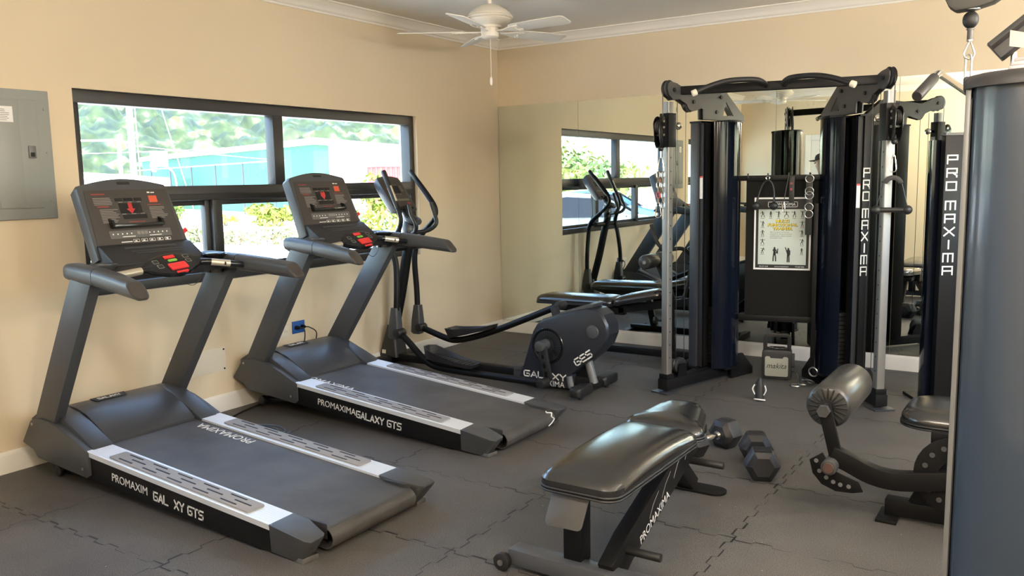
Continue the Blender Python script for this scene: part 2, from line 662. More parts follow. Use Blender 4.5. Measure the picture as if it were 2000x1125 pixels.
def font(mb, s, o, ex, ey, size, th=0.0006, align='LEFT', sx=1.0, shear=0.0, fat=0.0):
    cu = bpy.data.curves.new('t', 'FONT')
    cu.body = s
    cu.size = size
    cu.align_x = align
    cu.extrude = th / 2
    cu.shear = shear
    cu.offset = fat
    cu.resolution_u = 3
    ob = bpy.data.objects.new('t', cu)
    COL.objects.link(ob)
    bpy.context.view_layer.update()
    me = bpy.data.meshes.new_from_object(ob.evaluated_get(bpy.context.evaluated_depsgraph_get()))
    ex, ey = V(ex).normalized(), V(ey).normalized()
    ez = ex.cross(ey)
    m = Matrix(((ex.x * sx, ey.x, ez.x, o[0]), (ex.y * sx, ey.y, ez.y, o[1]), (ex.z * sx, ey.z, ez.z, o[2]), (0, 0, 0, 1)))
    mb.add(me, m)
    bpy.data.objects.remove(ob)
    bpy.data.meshes.remove(me)
    bpy.data.curves.remove(cu)
    return mb


# ================================================================== THE ROOM
RX, RY, RZ = 6.3, -7.4, 2.82
WIN = [(-4.23, -1.25, 0.875, 2.05), (-7.25, -5.0, 0.875, 2.05)]  # second opening: read off side light, added out of view for daylight
b = MB()
b.b2((0, RY, -0.15), (RX, 0, 0))
struct(b.build('floor', M_floor), 'dark grey interlocking rubber gym tiles')
b = MB()
b.b2((-0.2, RY - .2, RZ), (RX + .2, .2, RZ + .15))
struct(b.build('ceiling', M_ceil))
b = MB()
ys = [RY, WIN[1][0], WIN[1][1], WIN[0][0], WIN[0][1], 0.2]
b.b2((-.2, RY - .2, -.15), (0, .2, .875))
b.b2((-.2, RY - .2, 2.05), (0, .2, RZ))
for y0, y1 in ((RY - .2, ys[1]), (ys[2], ys[3]), (ys[4], .2)):
    b.b2((-.2, y0, .875), (0, y1, 2.05))
struct(b.build('wall_left', M_wall, smooth=False))
b = MB()
b.b2((0, 0, -.15), (RX, .2, RZ))
struct(b.build('wall_back', M_wall, smooth=False))
b = MB()
b.b2((RX, RY - .2, -.15), (RX + .2, -4.6, RZ))
b.b2((RX, -1.0, -.15), (RX + .2, .2, RZ))
b.b2((RX, -4.6, 2.2), (RX + .2, -1.0, RZ))
b.b2((RX, -4.6, -.15), (RX + .2, -1.0, 1.2))
struct(b.build('wall_right', M_wall, smooth=False))
b = MB()
b.b2((0, RY - .2, -.15), (RX, RY, RZ))
struct(b.build('wall_front', M_wall, smooth=False))
b = MB()
b.b2((-1.0, RY - 1.7, RZ - .35), (RX + .2, RY - .2, RZ - .2))
b.b2((RX + .2, RY - .2, RZ - .35), (RX + 1.1, .2, RZ - .2))
struct(b.build('roof_eave', M_trim, smooth=False))  # unseen overhangs added to keep direct sun out of the room
# crown moulding and baseboards (profiles: distance from the wall, height)
CROWN = [(0, 2.735), (.012, 2.735), (.016, 2.748), (.028, 2.752), (.034, 2.765), (.05, 2.79), (.072, 2.802), (.078, 2.81), (.095, 2.812), (.095, 2.82), (0, 2.82)]
BASE = [(0, 0), (.016, 0), (.016, .095), (.012, .108), (.006, .116), (0, .116)]
for nm, pf, m in (('trim', CROWN, M_trim), ('baseboard', BASE, M_base)):
    for i, side in enumerate(('left', 'back', 'right', 'front')):
        b = MB()
        if side == 'left':
            b.prism(pf, 'y', RY, 0)
        elif side == 'back':
            b.prism([(-d, z) for d, z in pf], 'x', 0, RX)
        elif side == 'right':
            if nm == 'baseboard':
                b.prism([(RX - d, z) for d, z in pf], 'y', RY, 0)
            else:
                b.prism([(RX - d, z) for d, z in pf], 'y', RY, 0)
        else:
            if nm == 'baseboard':
                b.prism([(RY + d, z) for d, z in pf], 'x', 0, 1.08)
                b.prism([(RY + d, z) for d, z in pf], 'x', 2.16, RX)
            else:
                b.prism([(RY + d, z) for d, z in pf], 'x', 0, RX)
        struct(b.build('%s_%s' % (nm, side) if nm == 'baseboard' else 'trim_%d' % (i + 1), m, ang=0.9))
# windows
for wi, (y0, y1, z0, z1) in enumerate(WIN):
    root = bpy.data.objects.new('window_%d' % (wi + 1), None)
    COL.objects.link(root)
    root.location = (0, (y0 + y1) / 2, z0)
    struct(root, 'wide bronze framed window over the treadmills' if wi == 0 else 'second bronze framed window in the left wall')
    off = root.location
    xf0, xf1 = -.13, -.035
    b = MB()
    t = .075
    for lo, hi in (((xf0, y0, z0), (xf1, y1, z0 + .06)), ((xf0, y0, z1 - t), (xf1, y1, z1)), ((xf0, y0, z0 + .06), (xf1, y0 + .05, z1 - t)), ((xf0, y1 - .06, z0 + .06), (xf1, y1, z1 - t))):
        b.b2(lo, hi)
    b.build('window_frame', M_frame, root, off, bev=.004)
    zt = 1.455
    ym = y0 + (y1 - y0) * .5
    b = MB()
    b.b2((xf0, y0 + .03, zt - .05), (xf1 + .004, y1 - .03, zt + .045), .004)
    b.b2((xf0 + .01, y0 + .03, zt - .015), (xf1 + .012, y1 - .03, zt - .005))
    b.build('transom', M_frame, root, off)
    b = MB()
    b.b2((xf0 + .01, ym - .045, zt + .04), (xf1, ym + .045, z1 - t + .01), .004)
    b.build('mullion', M_frame, root, off)
    ys_ = [y0 + (y1 - y0) * .31, y0 + (y1 - y0) * .69]
    for yy in ys_:
        b = MB()
        b.b2((xf0 + .01, yy - .055, z0 + .05), (xf0 + .06, yy + .02, zt - .045), .003)
        b.b2((xf0 + .055, yy - .02, z0 + .05), (xf1, yy + .055, zt - .045), .003)
        b.build('mullion', M_frame, root, off)
    spans = [(y0 + .03, ys_[0], -.10), (ys_[0], ys_[1], -.075), (ys_[1], y1 - .03, -.10)]
    for a, c, xx in spans:
        b = MB()
        s = .038
        lo, hi = (a, z0 + .055), (c, zt - .045)
        b.b2((xx - .012, lo[0], lo[1]), (xx + .012, hi[0], lo[1] + s))
        b.b2((xx - .012, lo[0], hi[1] - s), (xx + .012, hi[0], hi[1]))
        b.b2((xx - .012, lo[0], lo[1] + s), (xx + .012, lo[0] + s, hi[1] - s))
        b.b2((xx - .012, hi[0] - s, lo[1] + s), (xx + .012, hi[0], hi[1] - s))
        sash = b.build('sash', M_frame, root, off, bev=.002)
        b = MB()
        b.b2((xx - .003, lo[0] + s * .8, lo[1] + s * .8), (xx + .003, hi[0] - s * .8, hi[1] - s * .8))
        b.build('pane', M_glass, sash, off)
    for a, c in ((y0 + .03, ym - .04), (ym + .04, y1 - .03)):
        b = MB()
        b.b2((-.088, a, zt + .04), (-.082, c, z1 - t + .005))
        b.build('pane', M_glass, root, off)
# sill edge under the frame, white painted reveal line
# door in the front wall, seen only in the mirror
root = bpy.data.objects.new('door_1', None)
COL.objects.link(root)
root.location = (1.62, RY, 0)
struct(root, 'white panelled door in the wall facing the mirror')
off = root.location
b = MB()
for lo, hi in (((1.08, RY, 0), (1.17, RY + .03, 2.14)), ((2.07, RY, 0), (2.16, RY + .03, 2.14)), ((1.17, RY, 2.05), (2.07, RY + .03, 2.14))):
    b.b2(lo, hi, .006)
b.build('door_casing', M_door, root, off)
b = MB()
b.b2((1.172, RY, .008), (2.068, RY + .018, 2.048), .003)
for px in (1.27, 1.66):
    for pz, ph in ((.2, .55), (.9, .62), (1.62, .3)):
        b.b2((px, RY + .012, pz), (px + .3, RY + .024, pz + ph), .008)
leaf = b.build('door_leaf', M_door, root, off)
b = MB()
b.cyl((1.99, RY + .015, 1.0), (1.99, RY + .06, 1.0), .012)
b.sphere((1.99, RY + .075, 1.0), .028)
b.build('door_knob', M_steel, leaf, off)
root = bpy.data.objects.new('window_3', None)  # unseen window added to brighten the ceiling and upper walls
COL.objects.link(root)
root.location = (RX, -2.8, 1.2)
struct(root, 'high window in the right wall, outside the picture')
off = root.location
b = MB()
for lo, hi in (((RX + .03, -4.6, 1.2), (RX + .13, -4.54, 2.2)), ((RX + .03, -1.06, 1.2), (RX + .13, -1.0, 2.2)), ((RX + .03, -4.54, 2.14), (RX + .13, -1.06, 2.2)), ((RX + .03, -4.54, 1.2), (RX + .13, -1.06, 1.26))):
    b.b2(lo, hi, .003)
b.build('window_frame', M_frame, root, off)
for y0, y1, xx in ((-4.54, -3.36, RX + .06), (-3.42, -2.2, RX + .10), (-2.26, -1.06, RX + .06)):
    b = MB()
    for lo, hi in (((xx - .015, y0, 1.26), (xx + .015, y0 + .06, 2.14)), ((xx - .015, y1 - .06, 1.26), (xx + .015, y1, 2.14)), ((xx - .015, y0 + .06, 1.26), (xx + .015, y1 - .06, 1.31)), ((xx - .015, y0 + .06, 2.08), (xx + .015, y1 - .06, 2.14))):
        b.b2(lo, hi)
    sash = b.build('sash', M_frame, root, off)
    b = MB()
    b.b2((xx - .003, y0 + .055, 1.305), (xx + .003, y1 - .055, 2.085))
    b.build('pane', M_glass, sash, off)
# ------------------------------------------------------------------ mirror panels
mir_grp = 'frameless mirror panels on the back wall'
edges_ = [0.004, .883, 1.78, 2.681, 3.583, 4.48, 5.38]
mlab = ['mirror panel in the corner beside the window wall', 'mirror panel reflecting the window and elliptical machine', 'mirror panel behind the left weight tower of the cable machine',
        'mirror panel behind the hanging poster board', 'mirror panel behind the right cable column', 'mirror panel at the far right behind the lat tower']
for i in range(6):
    b = MB()
    b.b2((edges_[i] + .0012, -.008, .119), (edges_[i + 1] - .0012, -.0005, 2.205))
    tag(b.build('wall_mirror', M_mirror, smooth=False), mlab[i], 'mirror', mir_grp)
# ------------------------------------------------------------------ added pendant lamps (out of the picture, put in to light the room)
dl = ['globe pendant lamp in the back right part of the room', 'globe pendant lamp beside the lat tower', 'globe pendant lamp near the glass door behind the camera', 'globe pendant lamp in the front right corner']
for (x, y), lb in zip(ADDED_LAMPS, dl):
    t = thing('pendant_lamp', lb, 'lamp', (x, y, RZ), 0, 'globe pendant lamps')
    b = MB()
    b.lathe([(0, 0), (.06, 0), (.06, -.02), (.008, -.035), (.008, -.40), (.05, -.41), (.05, -.43), (0, -.43)], (x, y, RZ), n=24)
    b.build('lamp_stem', M_fan, t, (x, y, RZ))
    b = MB()
    b.sphere((x, y, RZ - .56), .14, n=28)
    g_ = b.build('lamp_globe', M_dome, t, (x, y, RZ), ang=3)
# ------------------------------------------------------------------ ceiling fans
def make_fan(x, y, rz):
    t = thing('ceiling_fan', '', 'ceiling fan', (x, y, RZ - .07), rz, 'white ceiling fans')
    b = MB()
    b.lathe([(0, .07), (.06, .07), (.058, .052), (.03, .04), (.016, .035), (.016, -.01), (0, -.01)], (0, 0, 0), n=24)
    b.build('ceiling_rose', M_fan, t)
    b = MB()
    b.lathe([(0, 0), (.03, 0), (.075, -.014), (.118, -.038), (.146, -.062), (.156, -.074), (.150, -.078), (.163, -.084), (.168, -.092), (.163, -.099), (.150, -.103), (.156, -.108), (.15, -.116), (.12, -.135), (.085, -.15), (.08, -.165), (0, -.165)], (0, 0, 0), n=40)
    b.build('motor_housing', M_fan, t)
    b = MB()
    b.lathe([(0, -.16), (.062, -.16), (.066, -.175), (.064, -.225), (.052, -.236), (.03, -.24), (0, -.24)], (0, 0, 0), n=28)
    b.build('switch_housing', M_fan, t)
    for i in range(5):
        m = Matrix.Rotation(2 * pi * i / 5, 4, 'Z') @ Matrix.Translation((0, 0, -.185)) @ Matrix.Rotation(radians(-13), 4, 'X')
        b = MB()
        o_ = [(.19, -.045), (.23, -.06), (.40, -.068), (.635, -.072), (.655, -.062), (.665, -.045), (.665, .045), (.655, .062), (.635, .072), (.40, .068), (.23, .06), (.19, .045)]
        b.prism(o_, 'z', -.003, .003)
        b.bm.transform(m)
        bl = b.build('blade', M_fan, t, bev=.002)
        b = MB()
        b.prism([(.05, -.014), (.13, -.012), (.20, -.04), (.27, -.046), (.27, -.03), (.22, -.016), (.24, 0), (.22, .016), (.27, .03), (.27, .046), (.20, .04), (.13, .012), (.05, .014)], 'z', -.012, -.003)
        for yy in (-.035, 0, .035):
            b.cyl((.24, yy, -.016), (.24, yy, -.008), .006, n=8)
        b.bm.transform(m)
        b.build('blade_arm', M_fan, bl, bev=.002)
    return t


F1 = make_fan(1.115, -1.745, radians(68))
F1['label'] = 'white five blade ceiling fan with pull chain near the corner'
b = MB()
b.cyl((-.01, -.02, -.515), (-.01, -.02, -.235), .0022, n=6)
pc = b.build('pull_chain', M_fan, F1)
b = MB()
b.lathe([(0, 0), (.006, .002), (.010, .02), (.010, .045), (.006, .058), (0, .06)], (-.01, -.02, -.57), n=12)
b.build('chain_pull', M_fan, pc)
F2 = dup(F1, 'white five blade ceiling fan further back, seen in the mirror', ('pull_chain',))
F2.location = (1.2, -5.5, RZ - .07)
F2.rotation_euler = (0, 0, radians(30))

# ------------------------------------------------------------------ wall fittings
t = thing('electrical_panel', 'grey metal breaker panel on the wall left of window', 'electrical panel', (0, -4.56, 1.34))
off = (0, -4.56, 1.34)
b = MB()
b.b2((0, -4.745, 1.338), (.022, -4.376, 2.017), .004)
for yy, zz in ((-4.405, 1.92), (-4.405, 1.69), (-4.405, 1.43), (-4.715, 1.92), (-4.715, 1.43)):
    b.cyl((.02, yy, zz), (.027, yy, zz), .007, n=10)
b.build('cover_plate', M_panelg, t, off)
b = MB()
b.b2((.02, -4.685, 1.395), (.029, -4.45, 1.965), .003)
b.b2((.027, -4.675, 1.40), (.033, -4.545, 1.96), .003)
dr = b.build('panel_door', M_panelg, t, off)
b = MB()
b.b2((.028, -4.51, 1.66), (.038, -4.472, 1.725), .003)
lt = b.build('door_latch', M_edge, dr, off)
b = MB()
b.b2((.037, -4.503, 1.668), (.040, -4.482, 1.69))
b.build('latch_slider', M_blk, lt, off)
b = MB()
b.b2((.0327, -4.65, 1.845), (.0335, -4.575, 1.925))
lb_ = b.build('paper_label', M_white, dr, off)
b = MB()
random.seed(3)
for k in range(7):
    b.b2((.0335, -4.645, 1.853 + k * .009), (.0338, -4.645 + random.uniform(.03, .065), 1.856 + k * .009))
b.build('label_print', M_printg, lb_, off)

t = thing('blank_cover_plate', 'off white blank plate screwed to wall between treadmill uprights', 'cover plate', (0, -3.54, .36))
off = (0, -3.54, .36)
b = MB()
b.b2((0, -3.75, .272), (.006, -3.33, .432), .002)
b.build('plate', M_offw, t, off)
for yy in (-3.735, -3.345):
    for zz in (.287, .417):
        b = MB()
        b.cyl((.005, yy, zz), (.009, yy, zz), .006, n=10)
        b.build('screw', M_blk, t, off)


def outlet(yc, zc, m, label):
    t = thing('wall_outlet', label, 'outlet', (0, yc, zc))
    off = (0, yc, zc)
    b = MB()
    b.b2((0, yc - .06, zc - .045), (.007, yc + .06, zc + .045), .002)
    pl = b.build('outlet_plate', m, t, off)
    for s in (-.028, .028):
        b = MB()
        b.cyl((.006, yc + s, zc), (.010, yc + s, zc), .017, n=16)
        f = b.build('socket', m, t, off)
        b = MB()
        for q in (-.006, .006):
            b.b2((.0098, yc + s + q - .001, zc - .005), (.0103, yc + s + q + .001, zc + .005))
        b.build('socket_slot', M_ink, f, off)
    return t


outlet(-2.83, .447, M_offw, 'off white double outlet on the wall beside the treadmill upright')
ob_ = outlet(-2.68, .462, M_blue, 'blue double outlet on the wall with two black plugs')
for k, (dy, lab) in enumerate(((-.028, 'black power plug and cord in the left socket of blue outlet'), (.028, 'black power plug and cord in the right socket of blue outlet'))):
    yc, zc = -2.68 + dy, .462
    t = thing('power_cord', lab, 'power cord', (0.02, yc, zc), 0, 'plugs in the blue outlet')
    b = MB()
    b.lathe([(0, 0), (.014, 0), (.015, .012), (.011, .03), (.006, .04), (0, .04)], (.011, yc, zc), (1, 0, 0), 14)
    b.build('plug', M_blk, t, (0.02, yc, zc))
    b = MB()
    b.tube(spline([(.045, yc, zc), (.07, yc + .02, zc - .005), (.075, yc + .05 + dy, zc - .05), (.04, yc + .07 + dy, zc - .14), (.026, yc + .08 + dy, zc - .25), (.026, yc + .085 + dy, .03), (.026, yc + .16 + dy, .007), (.026, yc + .5, .007)]), .0045, 8)
    b.build('cord', M_cable, t, (0.02, yc, zc))
b = MB()
for k in range(2):
    pts = []
    for i in range(30):
        a = 2 * pi * i / 14
        pts.append((.62 + .16 * cos(a) + .02 * k + i * .004, -3.70 + .12 * sin(a) + .05 * k, .012 + .0011 * i + .01 * k))
    b.tube(spline(pts, 2), .005, 8)
tag(b.build('coiled_cable', mat('blue_grey_cable', (.07, .10, .14), .45)), 'blue grey cable coiled on the floor between the two treadmills', 'cable')
b = MB()
b.tube(spline([(.4, -3.72, .007), (.22, -3.5, .007), (.12, -3.2, .007), (.10, -2.8, .007), (.13, -2.4, .007)]), .006, 8)
tag(b.build('floor_cord', M_cable), 'black cord running along the baseboard behind the treadmills', 'cable')


# ================================================================== TREADMILLS (built at the nearer one's place)
TX, TY = 1.15, -4.315


def make_treadmill():
    t = thing('treadmill', '', 'treadmill', (TX, TY, 0), 0, 'treadmills facing the window')
    off = (TX, 0, 0)

    def B(mb, name, m, parent=t, **k):
        return mb.build(name, m, parent, off, **k)
    sl = (.128 - .218) / (2.01 - .70)          # deck slope

    def dz(x):
        return .218 + sl * (x - .70)
    for s in (-1, 1):
        b = MB()
        b.prism([(.58, dz(.58) - .004), (2.01, dz(2.01) - .004), (2.01, .015), (1.93, .005), (.63, .083), (.58, .09)], 'y', s * .385, s * .352)
        B(b, 'side_skirt', M_blk, bev=.003)
        # foot rail, ribbed aluminium
        b = MB()
        prof = []
        y_in, y_out = .262, .392
        n = 9
        for i in range(n):
            ya = y_in + (y_out - y_in) * i / n
            yb = y_in + (y_out - y_in) * (i + .82) / n
            prof += [(ya, .003), (yb, .003), (yb + .002, .0015), (ya + (y_out - y_in) / n - .001, .0015)]
        prof = prof[:-2] + [(y_out, .0), (y_out, -.024), (y_out - .004, -.024), (y_out - .004, -.012), (y_in, -.012)]
        A = [V((.695, s * p[0], dz(.695) + p[1])) for p in prof]
        Z = [V((2.015, s * p[0], dz(2.015) + p[1])) for p in prof]
        b.loft([A, Z])
        rail = B(b, 'foot_rail', M_alu)
        b = MB()
        po = rrect(.86, .285, 1.86, .378, .012, 3)
        b.prism([(p[0], s * p[1]) for p in po], 'z', .003, .010)
        for v in b.bm.verts:
            v.co.z += dz(v.co.x)
        gp = B(b, 'grip_pad', M_pad, rail, bev=.002)
        b = MB()
        for k in range(5):
            for r_, yy in enumerate((.302, .331, .360)):
                x0 = .92 + k * .185 + (.06 if r_ == 1 else 0)
                b.prism([(p[0], s * p[1]) for p in rrect(x0, yy - .004, x0 + .105, yy + .004, .0035, 2)], 'z', .0098, .0112)
        for v in b.bm.verts:
            v.co.z += dz(v.co.x)
        B(b, 'pad_slots', M_ink, gp)
        # rear end cap
        b = MB()
        x0, x1 = 2.005, 2.225
        A = [(x0, .26, .0), (x0, .392, .0)]
        top = [(2.005, .262, dz(2.005) + .006), (2.005, .398, dz(2.005) + .003), (2.215, .402, dz(2.2) - .006), (2.24, .39, dz(2.23) - .008), (2.236, .315, dz(2.23) - .006), (2.225, .302, dz(2.22) - .004), (2.10, .262, dz(2.1) + .004)]
        mid = [(p[0] - (.004 if p[0] > 2.1 else 0), p[1] - (.003 if p[1] > .38 else 0), p[2] - .012) for p in top]
        bot = [(2.005, .264, .03), (2.005, .390, .012), (2.14, .388, .004), (2.165, .375, .006), (2.165, .312, .008), (2.15, .302, .02), (2.09, .264, .03)]
        b.loft([[V((p[0], s * p[1], p[2])) for p in q] for q in (bot, mid, top)])
        cap = B(b, 'end_cap', M_plast, bev=.003)
        b = MB()
        b.prism([(2.03, s * .262), (2.06, s * .246), (2.17, s * .246), (2.20, s * .262)], 'z', .06, .125)
        B(b, 'roller_guard', M_plastd, cap, bev=.003)
        b = MB()
        b.prism([(2.13, s * .385), (2.185, s * .388), (2.195, s * .310), (2.14, s * .308)], 'z', .0, .022)
        B(b, 'levelling_foot', M_steel, cap, bev=.003)
        b = MB()
        b.prism([(1.6, .0), (1.68, .0), (1.68, .055), (1.6, .06)], 'y', s * .34, s * .27)
        B(b, 'deck_foot', M_blk, bev=.003)
        # moulded side panel by the motor and inner fender
        cur = [(.20, .305), (.29, .325), (.38, .322), (.48, .302), (.58, .268), (.66, .236), (.715, .215)]
        b = MB()
        b.prism([(.10, .175), (.20, .15), (.245, .112), (.69, .082), (.715, .10)] + list(reversed(cur)), 'y', s * .398, s * .36)
        sp = B(b, 'side_panel', M_plast, bev=.006)
        for (xx, zz) in ((.215, .288), (.66, .125)):
            b = MB()
            b.cyl((xx, s * .394, zz), (xx, s * .4005, zz), .008, n=12)
            B(b, 'panel_screw', M_steel if s < 0 else M_blk, sp)
        b = MB()
        f2 = [(.14, .30), (.22, .345), (.32, .362), (.42, .347), (.52, .312), (.62, .266), (.71, .222)]
        b.prism([(.14, .16), (.70, .16)] + list(reversed(f2)), 'y', s * .362, s * .255)
        B(b, 'fender', M_hood, bev=.006)
        # slanted upright
        b = MB()
        lo = [(.205, .385), (.385, .385), (.385, .33), (.205, .33)]
        hi = [(.725, .418), (.905, .418), (.905, .361), (.725, .361)]
        b.loft([[V((p[0], s * p[1], .28)) for p in lo], [V((p[0], s * p[1], 1.07)) for p in hi]])
        B(b, 'upright', M_upright, bev=.004)
        # front incline leg with wheel
        b = MB()
        b.prism([(.52, .06), (.62, .075), (.36, .012), (.28, .012), (.27, .04)], 'y', s * .30, s * .25)
        il = B(b, 'incline_leg', M_blk, bev=.003)
        for ya, yb in ((.245, .215), (.335, .305)):
            b = MB()
            b.cyl((.30, s * ya, .03), (.30, s * yb, .03), .03, bev=.004)
            B(b, 'wheel', M_rub, il)
        # arm rest: front shoulder and tapered end
        def sec(x, y, zc, hh, w):
            return [V((x, s * (y + p[0]), zc + p[1])) for p in rrect(-w, -hh, w, hh, min(w, hh) * .72, 5)]
        b = MB()
        b.loft([sec(.655, .375, 1.105, .026, .030), sec(.67, .375, 1.103, .038, .040), sec(.715, .375, 1.101, .043, .045), (sec(.945, .398, 1.090, .043, .045))])
        sh = B(b, 'arm_shoulder', M_plast, ang=.8)
        b = MB()
        def cut(x, y, zc, hh, w, k):
            return [V((x + k * (p[1] / hh) * -1.0, s * (y + p[0]), zc + p[1])) for p in rrect(-w, -hh, w, hh, min(w, hh) * .72, 5)]
        b.loft([sec(.95, .3985, 1.090, .043, .045), sec(1.12, .422, 1.075, .042, .044), cut(1.31, .448, 1.055, .041, .042, .035)])
        ar = B(b, 'arm_rest', M_plast, sh, ang=.8)
        b = MB()
        q = cut(1.3105, .448, 1.055, .038, .039, .035)
        q2 = cut(1.318, .449, 1.055, .031, .032, .032)
        b.loft([q, q2])
        B(b, 'end_plug', M_face, ar)
        # cup holder
        b = MB()
        yc = s * .315
        b.lathe([(.045, -.09), (.046, -.02), (.062, .0), (.066, .006), (.060, .011), (.046, .008), (.042, -.005), (.040, -.085), (0, -.085), (0, -.09), (.045, -.09)], (.835, yc, 1.128), n=28)
        B(b, 'cup_holder', M_plast if s < 0 else M_blkg)
    # deck + belt
    b = MB()
    b.prism([(.60, dz(.6) - .03), (2.12, dz(2.12) - .03), (2.10, .035), (.63, .095)], 'y', -.35, .35)
    B(b, 'deck', M_blk)
    b = MB()
    rr = .046
    cx, cz = 2.185, dz(2.185) - .008 - rr
    path = [(.655, dz(.655) - .008), (1.2, dz(1.2) - .008), (1.8, dz(1.8) - .008)] + [(cx + rr * sin(radians(a)), cz + rr * cos(radians(a))) for a in range(0, 181, 15)] + [(1.9, dz(1.9) - .10), (1.9, dz(1.9) - .09)]
    inner = [(2.0, cz - rr + .008)] + [(cx + (rr - .004) * sin(radians(a)), cz + (rr - .004) * cos(radians(a))) for a in range(180, -1, -15)] + [(1.2, dz(1.2) - .012), (.655, dz(.655) - .012)]
    b.prism(path[:-2] + inner, 'y', -.262, .262)
    B(b, 'running_belt', M_belt, ang=.5)
    # motor hood
    b = MB()
    hp = [(.12, .14), (.115, .24), (.15, .305), (.22, .345), (.30, .365), (.38, .362), (.47, .338), (.56, .296), (.62, .262), (.665, .226), (.66, .19), (.6, .14)]
    b.prism(hp, 'y', -.252, .252)
    hood = B(b, 'motor_hood', M_hood, bev=.004, ang=.5)
    b = MB()
    ux = V((.38 - .47, 0, .362 - .338)).normalized()
    o_ = V((.425, -.10, .3535))
    b.prismf([(-.0, 0), (.075, .0), (.075, .2), (0, .17)], V((.36, -.13, .3655)) + V((.012, 0, 0)), V((-1, 0, 0.02)), V((0, 1, 0)), -.002)
    bd = B(b, 'hood_badge', M_ink, hood)
    b = MB()
    glyphs(b, 'GaLaXY', (.352, -.105, .3695), (0, 1, 0), (-1, 0, .05), .026, .016, .006, .0045)
    B(b, 'badge_lettering', M_print, bd)
    # cross tray between the arms
    b = MB()
    b.prism([(.60, 1.075), (.64, 1.05), (.90, 1.058), (.93, 1.09), (.86, 1.118), (.76, 1.13), (.66, 1.125)], 'y', -.355, .355)
    B(b, 'console_tray', M_plastd, bev=.008)
    # console housing: slanted slab, local plane u (up the slope), v across
    c0 = V((.676, 0, 1.198))
    u = V((-.135, 0, .344)).normalized()
    nn = V((u.z, 0, -u.x))
    Y = V((0, 1, 0))
    out = [(-.262, -.055), (.262, -.055), (.277, -.01), (.243, .325)] + [(.236 - .472 * i / 12, .335 + .038 * sin(pi * i / 12)) for i in range(1, 12)] + [(-.262, .325), (-.262, -.01)]
    out = [(-.255, -.06), (.28, -.06), (.278, 0), (.245, .322)] + [(.235 - .48 * i / 12, .336 + .036 * sin(pi * i / 12)) for i in range(0, 13)] + [(-.258, .32), (-.255, 0)]
    b = MB()
    def fr(o2, d, k=1.0):
        return [c0 + Y * (p[0] * k) + u * ((p[1] - .15) * k + .15) + nn * d for p in o2]
    b.loft([fr(out, -.085, .90), fr(out, -.07, .97), fr(out, -.02, 1.0), fr(out, 0, .985)])
    con = B(b, 'console', M_plast, ang=.5)
    ins = rrect(-.222, .012, .222, .308, .006, 3)
    ins = [(p[0] * (1.06 - .35 * (p[1] - .16) * .5) + .006, p[1]) for p in ins]
    b = MB()
    b.prismf(ins, c0 + nn * .0005, Y, u, .0015)
    fc = B(b, 'console_face', M_face, con)
    b = MB()
    b.prismf(rrect(-.035, .338, .035, .352, .003, 2), c0 + nn * -.0002, Y, u, .002)
    B(b, 'console_vent', M_ink, con)

    def decal(name, m, rects, d=.0021, th=.0006, parent=None):
        b = MB()
        for r_ in rects:
            b.prismf(r_ if len(r_) > 4 or isinstance(r_[0], tuple) else rrect(*r_, .0004, 1), c0 + nn * d, Y, u, th)
        return B(b, name, m, parent or fc)
    random.seed(5)
    decal('display_window', M_faced, [(-.075, .245, -.033, .262), (-.028, .245, .024, .262), (.03, .245, .075, .262), (-.062, .178, .062, .235), (-.055, .148, .08, .172)])
    tx = []
    for k in range(5):
        tx.append((-.19, .262 - k * .0085, -.19 + random.uniform(.075, .10), .2655 - k * .0085))
    for k in range(9):
        tx.append((-.17, .20 - k * .0085, -.17 + random.uniform(.07, .10), .2035 - k * .0085))
    for k in range(8):
        tx.append((.105, .206 - k * .0085, .105 + random.uniform(.07, .10), .2095 - k * .0085))
    for xx in (-.058, -.005, .045):
        tx.append((xx, .238, xx + .022, .2415))
        tx.append((xx + .002, .1735, xx + .026, .177))
    decal('overlay_text', M_printg, tx)
    decal('overlay_heading', M_printr, [(-.192, .282, -.12, .289), (-.178, .215, -.115, .222), (.10, .220, .18, .2245), (-.03, .13, .06, .134)])
    decal('overlay_logo', M_print, [(.118, .287, .133, .294), (.138, .287, .16, .292)])
    decal('overlay_label', M_orange, [rrect(.118, .235, .165, .272, .002, 2)])
    st = decal('button_strip', M_btn, [(-.155, .046, .19, .088)])
    br = [(-.14 + k * .025, .066, -.134 + k * .025, .073) for k in range(5)] + [(.062 + k * .025, .066, .068 + k * .025, .073) for k in range(5)]
    br += [(-.09, .052, -.02, .0555), (.06, .052, .13, .0555)]
    decal('button_print', M_print, br, .0028, .0005, st)
    decal('speed_button', M_printg, [(-.005 + k * .021, .062, .012 + k * .021, .079) for k in range(3)], .0028, .0008, st)
    pr = [(-.105, .024, -.045, .028)]
    for k in range(5):
        x0 = -.038 + k * .045
        pr += [(x0, .022, x0 + .034, .0245), (x0, .036, x0 + .034, .0375), (x0, .022, x0 + .0015, .037), (x0 + .0325, .022, x0 + .034, .037), (x0 + .008, .026, x0 + .02, .031 + .001 * k)]
    decal('program_print', M_print, pr)
    # reading bracket
    b = MB()
    P3 = lambda v, uu, d: c0 + Y * v + u * uu + nn * d
    b.loft([[P3(-.135, .118, .002), P3(-.135, .098, .002), P3(-.135, .098, .034), P3(-.135, .112, .038)], [P3(.145, .118, .002), P3(.145, .098, .002), P3(.145, .098, .034), P3(.145, .112, .038)]])
    for v0 in (-.142, .134):
        b.loft([[P3(v0, .10, .002), P3(v0, .155, .002), P3(v0, .135, .03), P3(v0, .10, .034)], [P3(v0 + .014, .10, .002), P3(v0 + .014, .155, .002), P3(v0 + .014, .135, .03), P3(v0 + .016, .10, .034)]])
    B(b, 'reading_ledge', M_blkg, con, bev=.002)
